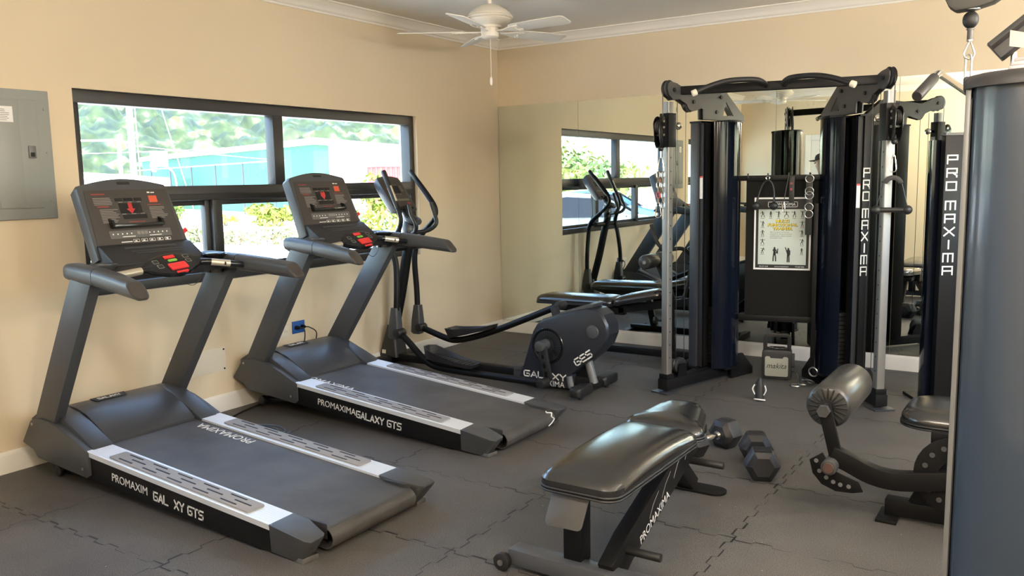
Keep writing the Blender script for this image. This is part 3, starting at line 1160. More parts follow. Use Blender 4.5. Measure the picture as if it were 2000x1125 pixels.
    # lower shelf below the face, with a ribbed tablet slot
    b = MB()
    b.prism([(.60, 1.12), (.665, 1.215), (.70, 1.205), (.76, 1.165), (.82, 1.125), (.82, 1.10), (.6, 1.08)], 'y', -.24, .275)
    shf = B(b, 'console_shelf', M_plastd, bev=.006)
    b = MB()
    b.prismf([(-.12, .012), (.17, .012), (.17, .026), (-.12, .026)], V((.70, 0, 1.206)), Y, V((.06, 0, -.04)), .003)
    b.prismf([(-.10, .045), (.2, .045), (.2, .05), (-.10, .05)], V((.70, 0, 1.206)), Y, V((.06, 0, -.04)), .0025)
    b.prismf([(-.08, .062), (.2, .062), (.2, .066), (-.08, .066)], V((.70, 0, 1.206)), Y, V((.06, 0, -.04)), .0025)
    B(b, 'shelf_rib', M_plast, shf)
    # stop pod on the cross grip bar
    b = MB()
    b.tube(spline([(.95, -.375, 1.085), (.94, -.30, 1.088), (.925, -.16, 1.097), (.92, 0, 1.103), (.925, .16, 1.11), (.945, .22, 1.105), (.985, .29, 1.092), (1.0, .375, 1.078)], 4), .017, 14)
    bar = B(b, 'grip_bar', M_blkg)
    b = MB()
    c = V((.925, .0, 1.114))
    ex, ey = V((0, 1, .07)).normalized(), V((-.80, 0, .60))
    po = [(-.135, -.012), (-.10, -.035), (-.05, -.058), (.0, -.066), (.05, -.058), (.10, -.035), (.135, -.012), (.135, .012), (.10, .038), (.05, .058), (0, .062), (-.05, .058), (-.10, .038), (-.135, .012)]
    ez = ex.cross(ey.normalized())
    ezn = V((.60, -.05, .80)).normalized()
    eyn = ezn.cross(ex).normalized()
    def F(k, d):
        return [c + ex * p[0] * k * 1.22 + eyn * p[1] * k * 1.22 + ezn * d for p in po]
    b.loft([F(.75, -.035), F(.95, -.02), F(1, -.004), F(.96, .006), F(.80, .010)])
    pod = B(b, 'control_pod', M_blkg, ang=.7)
    def pk(name, m, r_, d=.0095, th=.003, rad=.003):
        b = MB()
        for q in (r_ if isinstance(r_, list) else [r_]):
            b.prismf(rrect(*[1.2 * w_ for w_ in q], rad, 2), c + ezn * d, ex, eyn, th if ex.cross(eyn).dot(ezn) > 0 else -th)
        return B(b, name, m, pod)
    pk('stop_label', M_red, (-.025, .026, .025, .044))
    pk('start_button', M_green, (-.018, .006, .024, .02), rad=.006)
    pk('stop_button', M_red, (-.035, -.045, .045, -.008), th=.008)
    pk('safety_key', M_red, (-.02, -.062, .035, -.052), d=.0, th=.01)
    pk('key_outline', M_printg, [(-.085, .008, -.06, .03), (-.08, -.022, -.055, 0.0), (.06, .016, .085, .034), (.058, -.012, .083, .008)], th=.0012)
    pk('key_cap', M_ink, [(-.083, .010, -.062, .028), (-.078, -.020, -.057, -.002), (.062, .018, .083, .032), (.060, -.010, .081, .006)], th=.0016)
    for pts in ([(.9425, -.315, 1.0875), (.935, -.24, 1.092), (.9275, -.18, 1.096)], [(.942, .212, 1.106), (.964, .252, 1.099), (.987, .295, 1.0915)]):
        b = MB()
        b.tube(pts, .0185, 14)
        B(b, 'pulse_grip', M_grip, bar)
    return t


tm1 = make_treadmill()
tm1['label'] = 'nearer black treadmill with letters worn off its side, before the breaker panel'
tm2 = dup(tm1, 'further treadmill with complete side lettering, between the first treadmill and the elliptical')
tm2.location = (TX - .097, -2.885, .018)
tm2.rotation_euler = (0, radians(1.0), 0)


def on_t(t, mb, name, m, parent=None):
    return mb.build(name, m, parent or t, (TX, 0, 0))


def tm_child(t, nm):
    for c in t.children:
        if c.name.split('.')[0] == nm:
            return c


_sl = (.128 - .218) / (2.01 - .70)
exs = V((1, 0, _sl)).normalized()
eys = V((-_sl, 0, 1)).normalized()
for t, (w1, w2) in ((tm1, ('PROMAXIM', 'GaL  XY GT5')), (tm2, ('PROMAXIMA', 'GaLaXY GT5'))):
    sk = [c for c in t.children if c.name.startswith('side_skirt')][0]
    b = MB()
    font(b, w1, (.885, -.3856, .105), exs, eys, .056, .0008)
    glyphs(b, w2, (1.215, -.3853, .075), exs, eys, .038, .028, .010, .0075, 0)
    on_t(t, b, 'skirt_lettering', M_print, sk)
    belt = tm_child(t, 'running_belt')
    b = MB()
    bz = lambda x: .218 + _sl * (x - .70) - .0075
    if t is tm1:
        font(b, 'PROMAXIMA', (1.19, .235, bz(1.19)), (-1, 0, -_sl), (0, -1, 0), .076, .0008)
    else:
        font(b, 'PROMAXIMA', (.56, -.262, bz(.56)), (1, 0, _sl), (0, 1, 0), .085, .0008)
        cxr, czr = 2.185, .218 + _sl * (2.185 - .70) - .008 - .046
        rp = lambda a, y: (cxr + .0463 * sin(radians(a)), y, czr + .0463 * cos(radians(a)))
        for (a0, y0), (a1, y1) in zip([(-5, .235), (15, .215), (35, .25), (60, .225), (85, .25), (110, .22)], [(15, .215), (35, .25), (60, .225), (85, .25), (110, .22), (130, .20)]):
            for k in range(3):
                p = [a0 + (a1 - a0) * k / 3, a0 + (a1 - a0) * (k + 1) / 3]
                q = [y0 + (y1 - y0) * k / 3, y0 + (y1 - y0) * (k + 1) / 3]
                b.tube([rp(p[0], q[0]), rp(p[1], q[1])], .004, 6)
    on_t(t, b, 'belt_lettering', M_print, belt)
    con = tm_child(t, 'console')
    fc = [c for c in con.children if c.name.startswith('console_face')][0]
    c0 = V((.676, 0, 1.198))
    u = V((-.135, 0, .344)).normalized()
    nn = V((u.z, 0, -u.x))
    Y = V((0, 1, 0))
    b = MB()
    if t is tm1:
        sh = [(-.011, .235), (.011, .235), (.011, .203), (.024, .203), (0, .176), (-.024, .203), (-.011, .203)]
    else:
        sh = [(-.02, .225), (-.013, .235), (0, .228), (.013, .235), (.02, .225), (.02, .205), (.0, .18), (-.02, .205)]
    b.prismf(sh, c0 + nn * .0029, Y, u, .0004)
    on_t(t, b, 'led_symbol', M_led, fc)
    b = MB()
    b.prismf([(.262, .07), (.285, .085), (.295, .065), (.27, .05)], c0 + nn * -.01, Y, u, .01)
    clip = on_t(t, b, 'safety_clip', M_red, con)
    b = MB()
    b.tube(spline([(.66, .285, 1.255), (.72, .31, 1.22), (.80, .25, 1.14), (.93, .17, 1.06), (.95, .10, 1.0), (.95, .04, 1.02), (.95, .02, 1.08)], 5), .0016, 6)
    on_t(t, b, 'clip_cord', M_cable, clip)

# ================================================================== ELLIPTICAL
EX, EY = 1.0, -1.75
t = thing('elliptical_trainer', 'black elliptical cross trainer standing between the treadmill and the mirror', 'elliptical', (EX, EY, 0))
off = (EX, EY, 0)
E_ = t


def BE(mb, name, m, parent=None, **k):
    return mb.build(name, m, parent or E_, off, **k)


b = MB()
b.b2((.05, -1.795, .055), (1.93, -1.715, .115), .004)
BE(b, 'base_rail', M_blk)
b = MB()
b.b2((1.30, -1.80, .05), (1.42, -1.70, .14), .006)
b.prism([(1.33, .115), (1.42, .16), (1.42, .115)], 'y', -1.82, -1.70)
BE(b, 'rail_cover', M_plast)
for x, y0, y1, nm in ((.09, -2.02, -1.48, 'front_stabilizer'), (1.945, -2.05, -1.46, 'rear_stabilizer')):
    b = MB()
    b.cyl((x, y0 + .12, .055), (x, y1 - .12, .055), .032)
    st = BE(b, nm, M_blk)
    for ya, yb in ((y0, y0 + .20), (y1 - .20, y1)):
        b = MB()
        b.loft([[V((x + p[0], yy, .062 + p[1])) for p in rrect(-k, -k * .8, k, k * .8, .015, 4)] for yy, k in ((ya, .026), (ya + .01, .038), (ya + .03, .045), (yb - .03, .045), (yb, .041))])
        cp = BE(b, 'end_cap', M_rub, st)
        b = MB()
        b.cyl((x, (ya + yb) / 2, 0), (x, (ya + yb) / 2, .03), .016)
        BE(b, 'levelling_foot', M_rub, cp)
b = MB()
b.loft([[V((x, y, .09)) for x, y in rrect(-.0, -1.83, .19, -1.67, .02, 4)], [V((x, y, .22)) for x, y in rrect(.035, -1.815, .165, -1.685, .02, 4)], [V((x, y, .345)) for x, y in rrect(.07, -1.80, .145, -1.70, .018, 4)]])
mb_ = BE(b, 'mast_boot', M_plastd)
b = MB()
b.prismf(rrect(-.02, -.015, .02, .015, .002, 2), (.06, -1.832, .13), (1, 0, 0), (0, .1, 1), -.002)
BE(b, 'boot_sticker', M_offw, mb_)
b = MB()
b.tube(spline([(.11, EY, .30), (.20, EY, .62), (.265, EY, .90), (.31, EY, 1.08), (.30, EY, 1.22), (.26, EY, 1.30)], 6), [.040] * 19 + [.036] * 12, 16)
BE(b, 'mast', M_blk)
b = MB()
b.cyl((.275, -1.99, .985), (.275, -1.51, .985), .026)
BE(b, 'pivot_axle', M_blk)
b = MB()
b.lathe([(0, -.05), (.03, -.05), (.045, -.04), (.052, 0), (.05, .05), (.036, .09), (0, .09)], (.30, EY, 1.10), (-.05, 0, 1), 20)
BE(b, 'mast_collar', M_plast)
# console
u = V((.20, 0, -.27)).normalized()
nn = V((.27, 0, .20)).normalized()
c0 = V((.185, EY, 1.41))
Y = V((0, 1, 0))
out = [(-.135, .13), (-.135, -.13)] + [(-.128 + .256 * i / 10, -.155 - .02 * sin(pi * i / 10)) for i in range(11)] + [(.135, -.13), (.140, .13), (.13, .165), (-.125, .165)]
b = MB()
fr = lambda k, d: [c0 + Y * p[0] * k + u * p[1] * k + nn * d for p in out]
b.loft([fr(.72, -.085), fr(.92, -.06), fr(1, -.015), fr(.98, 0)])
con = BE(b, 'console', M_plast, ang=.6)
b = MB()
b.prismf(rrect(-.115, -.135, .118, .15, .008, 3), c0 + nn * .0003, -Y, u, -.0015)
fc = BE(b, 'console_face', M_face, con)


def de(name, m, rects, d=.0022, th=.0006):
    b = MB()
    for r_ in rects:
        b.prismf(rrect(*r_, .0005, 1), c0 + nn * d, Y, u, -th)
    return BE(b, name, m, fc)


de('display_window', M_faced, [(-.055, -.07, .055, .0)])
de('display_print', M_printg, [(-.06 + k * .03, -.082, -.045 + k * .03, -.078) for k in range(4)] + [(-.06 + k * .03, .008, -.045 + k * .03, .012) for k in range(4)] + [(.07, -.07 + k * .012, .098, -.066 + k * .012) for k in range(5)])
de('key_strip', mat('olive_keys', (.16, .17, .11), .5), [(-.105 + k * .0178, .055, -.092 + k * .0178, .075) for k in range(12)])
de('console_label', M_orange, [(-.088, -.05, -.068, -.035)])
de('start_keys', M_green, [(-.085, .095, -.055, .115), (-.098, .10, -.09, .108)])
de('stop_keys', M_printr, [(.055, .09, .10, .112)])
b = MB()
b.b2((-.09, -.01, -.006), (.09, .01, .01), .004)
b.bm.transform(Matrix(((0, u.x, nn.x, c0.x + u.x * .15 + nn.x * .004), (1, 0, 0, c0.y), (0, u.z, nn.z, c0.z + u.z * .15 + nn.z * .004), (0, 0, 0, 1))))
BE(b, 'reading_ledge', M_blkg, con)
# fixed handlebar with two horns
b = MB()
b.tube(spline([(.405, -1.865, 1.325), (.43, -1.87, 1.25), (.465, -1.86, 1.17), (.43, -1.83, 1.115), (.34, EY, 1.10), (.43, -1.67, 1.115), (.49, -1.64, 1.17), (.465, -1.63, 1.25), (.44, -1.635, 1.335)], 6), .0165, 12)
BE(b, 'fixed_handlebar', M_rub)
b = MB()
b.torus((.345, EY, 1.20), .05, .022, (.4, 0, 1), 20, 10)
BE(b, 'bottle_holder', M_plast)
# swing arms, pedal beams, pedals, cranks
SWN = [(.33, .40), (.352, .60), (.335, .85), (.30, 1.0), (.335, 1.10), (.372, 1.19), (.36, 1.27), (.29, 1.42), (.213, 1.585)]
SWF = [(.165, .35), (.165, .60), (.170, .85), (.20, 1.0), (.30, 1.10), (.405, 1.20), (.425, 1.285), (.345, 1.40), (.175, 1.585)]
PBN = [(.37, .335), (.47, .26), (.60, .155), (.72, .105), (.96, .094), (1.30, .09), (1.66, .088)]
PBF = [(.20, .292), (.26, .275), (.45, .225), (.56, .215), (.72, .25), (1.0, .345), (1.54, .566)]
for y, sw, pb, near in ((-1.985, SWN, PBN, 1), (-1.515, SWF, PBF, 0)):
    yy = -1.93 if near else -1.56
    b = MB()
    pts = spline([(x, (yy if z > .9 else y) if not (.7 < z < 1.05) else (yy + y) / 2, z) for x, z in sw], 5)
    b.tube(pts, [.0235 if p.z < 1.12 else .0175 for p in pts], 14)
    sa = BE(b, 'swing_arm', M_blk)
    b = MB()
    e = sw[-1]
    f = sw[-3]
    d = V((e[0] - f[0], 0, e[1] - f[1]))
    base = V((f[0], yy, f[1]))
    b.tube([base + d * k for k in (.10, .4, .7, .98, 1.01)], [.0185, .020, .020, .021, .016], 14)
    gr = BE(b, 'handgrip', M_rub, sa)
    b = MB()
    n3 = V((d.z, 0, -d.x)).normalized()
    b.tube([base + d * k + n3 * .010 for k in (.25, .62)], .0125, 10)
    BE(b, 'pulse_plate', M_grip, gr)
    # lower cover
    x0, z0 = sw[0]
    b = MB()
    zs = [(z0 - .115, .035, .028), (z0 - .10, .050, .036), (z0 + .0, .046, .036), (z0 + .13, .030, .03)]
    b.loft([[V((x0 + (z - z0) * .05 + p[0], y + p[1], z)) for p in rrect(-w, -h, w, h, .014, 4)] for z, w, h in zs])
    lc = BE(b, 'arm_cover', M_plast, sa)
    b = MB()
    b.cyl((pb[0][0], y - .045, pb[0][1]), (pb[0][0], y + .045, pb[0][1]), .034, bev=.006)
    BE(b, 'knuckle', M_rub, lc)
    b = MB()
    b.tube(spline([(x, y, z) for x, z in pb], 5), .026, 14)
    beam = BE(b, 'pedal_beam', M_blk)
    b = MB()
    b.cyl((pb[-1][0], y - .035, pb[-1][1]), (pb[-1][0], y + .06, pb[-1][1]), .032, bev=.004)
    BE(b, 'crank_roller', M_rub, beam)
    # foot pedal: dished tray
    if near:
        pc, sl_ = V((.86, y, .155)), -.09
    else:
        pc, sl_ = V((.72, y, .285)), .26
    ex = V((1, 0, sl_)).normalized()
    ez = V((-sl_, 0, 1)).normalized()
    o2 = [(-.24, -.03), (-.20, -.075), (-.12, -.085), (.10, -.08), (.22, -.07), (.24, -.05), (.24, .05), (.22, .07), (.10, .08), (-.12, .085), (-.20, .075), (-.24, .03)]
    hz = lambda p: .085 if p[0] < -.15 else (.065 if p[0] < 0 else .03)
    b = MB()
    lo = [pc + ex * p[0] * .92 + Y * p[1] * .9 for p in o2]
    up = [pc + ex * p[0] + Y * p[1] + ez * hz(p) for p in o2]
    ui = [pc + ex * p[0] * .94 + Y * p[1] * .88 + ez * (hz(p) - .004) for p in o2]
    fl_ = [pc + ex * p[0] * .90 + Y * p[1] * .82 + ez * .022 for p in o2]
    b.loft([lo, up, ui, fl_])
    pd = BE(b, 'foot_pedal', M_plastd, ang=.7)
    b = MB()
    for i in range(10):
        for j in range(5):
            q = pc + ex * (-.13 + i * .036) + Y * (-.045 + j * .0225) + ez * .021
            b.cyl(q, q + ez * .006, .006, n=6)
    BE(b, 'tread_studs', M_rub, pd)
    # crank
    yc_ = -1.90 if near else -1.60
    b = MB()
    e2 = V((pb[-1][0], 0, pb[-1][1]))
    h2 = V((1.61, 0, .335))
    d = (e2 - h2).normalized()
    s3 = V((d.z, 0, -d.x))
    for w, d0, d1 in ((.03, 0, 1.0),):
        b.loft([[V((q.x, yc_ + k, q.z)) for q in (h2 - s3 * .036, h2 + s3 * .036, e2 + s3 * .03, e2 - s3 * .03)] for k in (-.014, .014)])
    cr = BE(b, 'crank', M_rub, bev=.004)
    b = MB()
    for k in (.28, .55, .8):
        q = h2 + (e2 - h2) * k
        sg = -1 if near else 1
        b.box((q.x, yc_ + sg * .016, q.z), (.02, .006, .045), bev=.002)
    BE(b, 'crank_rib', M_blkg, cr)
    b = MB()
    sg = -1 if near else 1
    b.cyl((1.61, EY, .335), (1.61, yc_ + sg * .045, .335), .038, bev=.006)
    BE(b, 'crank_hub', M_plast, cr)
# flywheel housing
HP = [(1.37, .065), (1.395, .12), (1.455, .30), (1.495, .42), (1.53, .475), (1.58, .515), (1.69, .55), (1.85, .595), (1.94, .62), (2.01, .61), (2.06, .575), (2.095, .51), (2.10, .44), (2.07, .365), (2.00, .29), (1.90, .205), (1.82, .135), (1.81, .03), (1.38, .022)]
b = MB()
cxh = sum(p[0] for p in HP) / len(HP)
czh = sum(p[1] for p in HP) / len(HP)
fr = lambda k, y: [V((cxh + (p[0] - cxh) * k, y, czh + (p[1] - czh) * k)) for p in HP]
b.loft([fr(.93, -1.848), fr(.965, -1.845), fr(1.0, -1.825), fr(1.0, -1.675), fr(.965, -1.655), fr(.93, -1.652)])
hs = BE(b, 'flywheel_housing', mat('housing_plastic', (.018, .021, .028), .30, bump=.05, bscale=800), ang=.45)
b = MB()
b.prism([(1.70, .545), (1.97, .618), (1.985, .645), (1.955, .648), (1.72, .572)], 'y', -1.83, -1.67)
BE(b, 'top_cover', M_plast, hs, bev=.006)
for s, yf in ((-1, -1.848), (1, -1.652)):
    b = MB()
    b.lathe([(.108, 0), (.118, .004), (.126, .004), (.130, 0)], (1.625, yf, .325), (0, s, 0), 48)
    BE(b, 'disc_rim', M_blkg, hs)
    b = MB()
    for k in range(40):
        a = 2 * pi * k / 40
        b.box((1.625 + .078 * cos(a), yf + s * .001, .325 + .078 * sin(a)), (.05, .004, .0035), Matrix.Rotation(-a, 4, 'Y'))
    BE(b, 'disc_ribs', M_blkg, hs)
    b = MB()
    b.lathe([(.048, 0), (.044, .006), (.03, .010), (0, .012)], (1.985, yf, .455), (0, s, 0), 28)
    BE(b, 'side_boss', M_plast, hs)
b = MB()
glyphs(b, 'GaLaXY', (1.425, -1.8487, .088), (1, 0, 0), (0, 0, 1), .040, .046, .014, .009)
font(b, 'PROMAXIMA', (1.425, -1.8487, .036), (1, 0, 0), (0, 0, 1), .058)
d_ = V((.83, 0, .56))
glyphs(b, 'GE5', (1.86, -1.8487, .205), d_, (-.56, 0, .83), .045, .042, .012, .010)
BE(b, 'housing_lettering', M_print, hs)
b = MB()
b.tube([(1.90, EY - .02, .26), (1.955, EY - .02, .075)], .030, 16)
BE(b, 'rear_strut', M_edge)
b = MB()
b.prism([(1.81, .20), (1.90, .25), (1.95, .07), (1.81, .06)], 'y', -1.78, -1.72)
BE(b, 'rear_gusset', M_blk)
b = MB()
b.tube([(1.80, EY - .10, .125), (1.815, EY - .10, .045)], .022, 14)
BE(b, 'rear_post', M_edge)


# ================================================================== BENCHES
def taper(w0, w1, L, r=.05, n=5):
    "outline from y=0 (width w0) to y=L (width w1)"
    o = rrect(-.5, 0, .5, L, r, n)
    return [(p[0] * (w0 + (w1 - w0) * p[1] / L) if abs(p[0]) > .5 - r - 1e-6 and False else p[0] * (w0 + (w1 - w0) * p[1] / L), p[1]) for p in o]


def pad_outline(w0, w1, L, r):
    o = []
    def cor(cx, cy, a0):
        return [(cx + r * cos(radians(a0 + 90 * i / 5)), cy + r * sin(radians(a0 + 90 * i / 5))) for i in range(6)]
    o += cor(w0 / 2 - r, r, -90)
    o += [(w0 / 2 + (w1 - w0) / 2 * k, L * k) for k in (.1, .2, .3, .4, .5, .6, .7, .8, .9) if r < L * k < L - r]
    o += cor(w1 / 2 - r, L - r, 0) + cor(-w1 / 2 + r, L - r, 90)
    o += [(-w0 / 2 - (w1 - w0) / 2 * k, L * k) for k in (.9, .8, .7, .6, .5, .4, .3, .2, .1) if r < L * k < L - r]
    o += cor(-w0 / 2 + r, r, 180)
    return o


def cushion(name, ol, h, o, ex, ey, parent, off, m=M_leather, crown=0.0):
    b = MB()
    b.pad(ol, h, o, ex, ey, crown)
    p = b.build(name, m, parent, off, ang=1.2)
    o, ex, ey = V(o), V(ex).normalized(), V(ey).normalized()
    ez = ex.cross(ey)
    for zz in (.004, .016):
        b = MB()
        b.tube([o + ex * q[0] * 1.004 + ey * (q[1]) + ez * zz for q in ol], .0045, 6, closed=True)
        b.build('piping', M_rub, p, off)
    return p


BX = 3.235
t = thing('flat_bench', 'black vinyl flat bench with wheels in the foreground, dumbbells behind it', 'weight bench', (BX, -3.9, 0))
off = (BX, -3.9, 0)
sx_ = .02
cushion('back_pad', pad_outline(.315, .345, .80, .06), .098, (BX + .033, -4.435, .405), (1, -.0, 0), (-.02, 1, -.012), t, off, crown=.026)
cushion('seat_pad', pad_outline(.37, .20, .43, .07), .075, (BX - .022, -3.565, .368), (1, 0, 0), (-.10, 1, .02), t, off)
b = MB()
b.sweep([(BX + .075, -4.26, .05), (BX + .075, -4.13, .12), (BX + .075, -3.50, .345)], [(-.03, -.062), (.03, -.062), (.03, .062), (-.03, .062)])
beam = b.build('main_beam', M_blk, t, off, bev=.004)
b = MB()
d = V((0, .63, .225)).normalized()
e = V((0, -.225, .63)).normalized()
font(b, 'PROMAXIMA', V((BX + .1058, -4.06, .145)) - e * .055, d, e, .052)
b.build('beam_lettering', M_print, beam, off)
b = MB()
for k in range(4):
    p0 = V((BX + .1058, -4.05, .158)) + d * (.09 + k * .13) + e * (.0 + .0 * k)
    b.prismf([(0, -.02), (.05, .012), (.11, .030), (.11, .034), (.05, .018), (0, -.014)], p0, d, e, .0008)
b.build('beam_scuff', M_printg, beam, off)
b = MB()
b.b2((BX - .105, -4.275, .07), (BX - .03, -4.195, .408), .004)
b.build('front_post', M_blk, t, off)
b = MB()
b.b2((BX - .33, -4.315, .02), (BX + .31, -4.235, .085), .006)
base = b.build('front_base', mat('base_grey_paint', (.06, .065, .075), .35), t, off)
for xx in (BX - .345, BX + .325):
    s = -1 if xx < BX else 1
    b = MB()
    b.cyl((xx, -4.345, .036), (xx, -4.315, .036), .036, bev=.006)
    wh = b.build('wheel', M_rub, base, off)
    b = MB()
    b.cyl((xx, -4.35, .036), (xx, -4.31, .036), .012, n=12)
    b.build('axle', M_steel, wh, off)
    b = MB()
    b.prism([(xx - .03, .03), (xx + .03, .03), (xx - s * .03 - s * .02, .085), (xx - s * .05, .085), (xx - s * .015, .065)], 'y', -4.312, -4.306)
    b.build('wheel_bracket', M_blk, base, off, bev=.001)
b = MB()
b.prismf(rrect(-.075, -.13, .075, 0, .018, 4), (BX + .005, -4.40, .408), (1, -.02, .03), (.10, .42, 1), .004)
b.build('tail_plate', M_brk, t, off, bev=.001)
for (yy, zz, x0, x1) in ((-4.16, .12, .10, .24), (-3.50, .27, .08, .245)):
    b = MB()
    b.cyl((BX + x0, yy, zz), (BX + x1, yy, zz), .016, bev=.002)
    b.build('handle_pin', M_rub, t, off)
b = MB()
b.sweep([(BX - .05, -3.50, .33), (BX - .05, -3.14, .02)], [(-.04, -.035), (.04, -.035), (.04, .035), (-.04, .035)], up=(0, 1, 0))
b.build('rear_leg', M_blk, t, off, bev=.004)
b = MB()
po = arc((BX - .185, -3.135), .055, 90, 270, 8) + arc((BX + .08, -3.135), .055, -90, 90, 8)
b.prism(po, 'z', 0, .012)
b.build('rear_foot', M_blk, t, off, bev=.002)
b = MB()
b.b2((BX - .09, -3.95, .335), (BX + .11, -3.90, .405))
b.b2((BX - .09, -3.62, .32), (BX + .11, -3.57, .37))
b.b2((BX - .05, -3.60, .31), (BX + .06, -3.2, .35))
b.build('pad_bracket', M_blk, t, off, bev=.003)

# decline bench by the mirror
DY = -.52
t = thing('decline_bench', 'black decline bench with foam leg rollers along the mirror', 'weight bench', (1.5, DY, 0))
off = (1.5, DY, 0)
cushion('back_pad', pad_outline(.26, .30, .76, .05), .085, (.785, DY, .42), (0, -1, 0), (1, 0, .02), t, off)
cushion('seat_pad', pad_outline(.30, .25, .44, .06), .08, (1.545, DY, .44), (0, -1, 0), (1, 0, .22), t, off)
b = MB()
b.b2((.90, DY - .03, .355), (1.60, DY + .03, .42), .004)
b.sweep([(1.55, DY, .40), (2.16, DY, .50)], [(-.03, -.03), (.03, -.03), (.03, .03), (-.03, .03)])
fr_ = b.build('seat_beam', M_blk, t, off)
b = MB()
b.b2((1.18, DY - .03, .03), (2.25, DY + .03, .09), .004)
b.build('floor_rail', M_blk, t, off)
b = MB()
b.b2((1.17, DY - .25, .0), (1.23, DY + .25, .06), .004)
b.b2((2.20, DY - .28, .0), (2.26, DY + .28, .06), .004)
b.build('floor_foot', M_blk, t, off)
b = MB()
b.sweep([(2.0, DY, .08), (1.985, DY, .47)], [(-.035, -.04), (.035, -.04), (.035, .04), (-.035, .04)], up=(1, 0, 0))
lg = b.build('front_post', M_blk, t, off, bev=.004)
for zz in (.125, .385):
    b = MB()
    b.cyl((1.99, DY - .045, zz), (1.99, DY + .045, zz), .016, n=14)
    b.build('bolt', M_steel, lg, off)
b = MB()
b.cyl((1.93, DY, .33), (1.88, DY, .33), .01, n=12)
b.lathe([(0, 0), (.028, .0), (.032, .01), (.028, .024), (0, .028)], (1.885, DY, .33), (-1, 0, 0), 8)
b.build('adjust_knob', M_rub, lg, off)
b = MB()
b.sweep([(1.35, DY, .40), (1.42, DY, .09)], [(-.025, -.03), (.025, -.03), (.025, .03), (-.025, .03)], up=(1, 0, 0))
b.build('rear_post', M_blk, t, off, bev=.004)
b = MB()
b.sweep([(2.03, DY, .50), (1.90, DY, .80)], [(-.025, -.02), (.025, -.02), (.025, .02), (-.025, .02)], up=(1, 0, 0))
ra = b.build('roller_arm', M_blk, t, off, bev=.003)
for s in (-1, 1):
    b = MB()
    b.cyl((1.88, DY + s * .04, .83), (1.88, DY + s * .24, .83), .058, bev=.016, n=28)
    rl = b.build('foam_roller', M_foam, ra, off, ang=.9)
    b = MB()
    for k in range(16):
        a = 2 * pi * k / 16
        b.box((1.88 + .036 * cos(a), DY + s * .2405, .83 + .036 * sin(a)), (.024, .003, .005), Matrix.Rotation(-a, 4, 'Y'))
    b.build('roller_gather', M_rub, rl, off)
    b = MB()
    b.cyl((1.88, DY + s * .235, .83), (1.88, DY + s * .246, .83), .014, n=14)
    b.build('end_cap', M_steel, rl, off)
b = MB()
b.tube(spline([(1.86, DY - .06, 1.125), (1.885, DY - .06, 1.03), (1.94, DY - .06, .945), (2.02, DY - .06, .925), (2.12, DY - .04, .93), (2.18, DY, .85), (2.14, DY, .60), (2.10, DY, .50)], 6), .016, 12)
b.build('grab_handle', M_rub, t, off)


# ================================================================== DUMBBELLS
def make_dumbbell(p0, p1, label):
    p0, p1 = V(p0), V(p1)
    d = (p1 - p0).normalized()
    t = thing('hex_dumbbell', label, 'dumbbell', ((p0.x + p1.x) / 2, (p0.y + p1.y) / 2, 0), 0, 'hex dumbbells on the floor')
    off = t.location
    side = d.cross(V((0, 0, 1)))
    ap = .077
    R = ap / cos(pi / 6)
    for p, s in ((p0, -1), (p1, 1)):
        b = MB()
        def ring(k, q):
            return [p + d * s * q + (side * cos(radians(60 * i)) + V((0, 0, 1)) * sin(radians(60 * i))) * R * k for i in range(6)]
        b.loft([ring(.62, -.062), ring(1, -.040), ring(1, .030), ring(.93, .045), ring(.60, .062)])
        hd = b.build('hex_head', M_hex, t, off, bev=.006, ang=.5)
        b = MB()
        c = p + d * s * .012 + V((0, 0, ap))
        b.box(c, (.05, .075, .003), Matrix.Rotation(math.atan2(d.y, d.x), 4, 'Z'), .001)
        b.build('weight_plate_mark', M_plastd, hd, off)
    b = MB()
    b.tube([p0 + d * q for q in (.05, .075, .105, .135, .165, .195, .22)], [.017, .0145, .0165, .0175, .0165, .0145, .017], 16)
    b.build('handle', M_chrome, t, off)
    for p, s in ((p0, 1), (p1, -1)):
        b = MB()
        b.cyl(p + d * s * .055, p + d * s * .07, .024, n=20)
        b.build('collar', M_chrome, t, off)
    return t


make_dumbbell((3.03, -2.69, .077), (3.128, -2.44, .077), 'black hex dumbbell with chrome handle, partly hidden behind the flat bench')
make_dumbbell((3.452, -2.845, .077), (3.345, -2.60, .077), 'black hex dumbbell standing clear of the bench, end facing the camera')


# ================================================================== CABLE MACHINE
TL = V((2.375, -1.483, 0))
t = thing('cable_machine', 'black dual tower cable crossover machine with pull up bar before the mirror', 'cable machine', TL, radians(11.2))
CM = t
SPAN = 1.362
S28, C28 = sin(radians(28)), cos(radians(28))


def wing(side):
    def W(u, v, z=0.0):
        "u along the wing towards the mirror, v towards the machine's middle"
        x = u * S28 + v * C28
        y = u * C28 - v * S28
        return V((x if side == 0 else SPAN - x, y, z))
    return W


def wbox(b, W, u0, u1, v0, v1, z0, z1):
    b.loft([[W(u0, v0, z), W(u1, v0, z), W(u1, v1, z), W(u0, v1, z)] for z in (z0, z1)])
    return b


def wprism(b, W, poly, v0, v1):
    b.loft([[W(p[0], v, p[1]) for p in poly] for v in (v0, v1)])
    return b


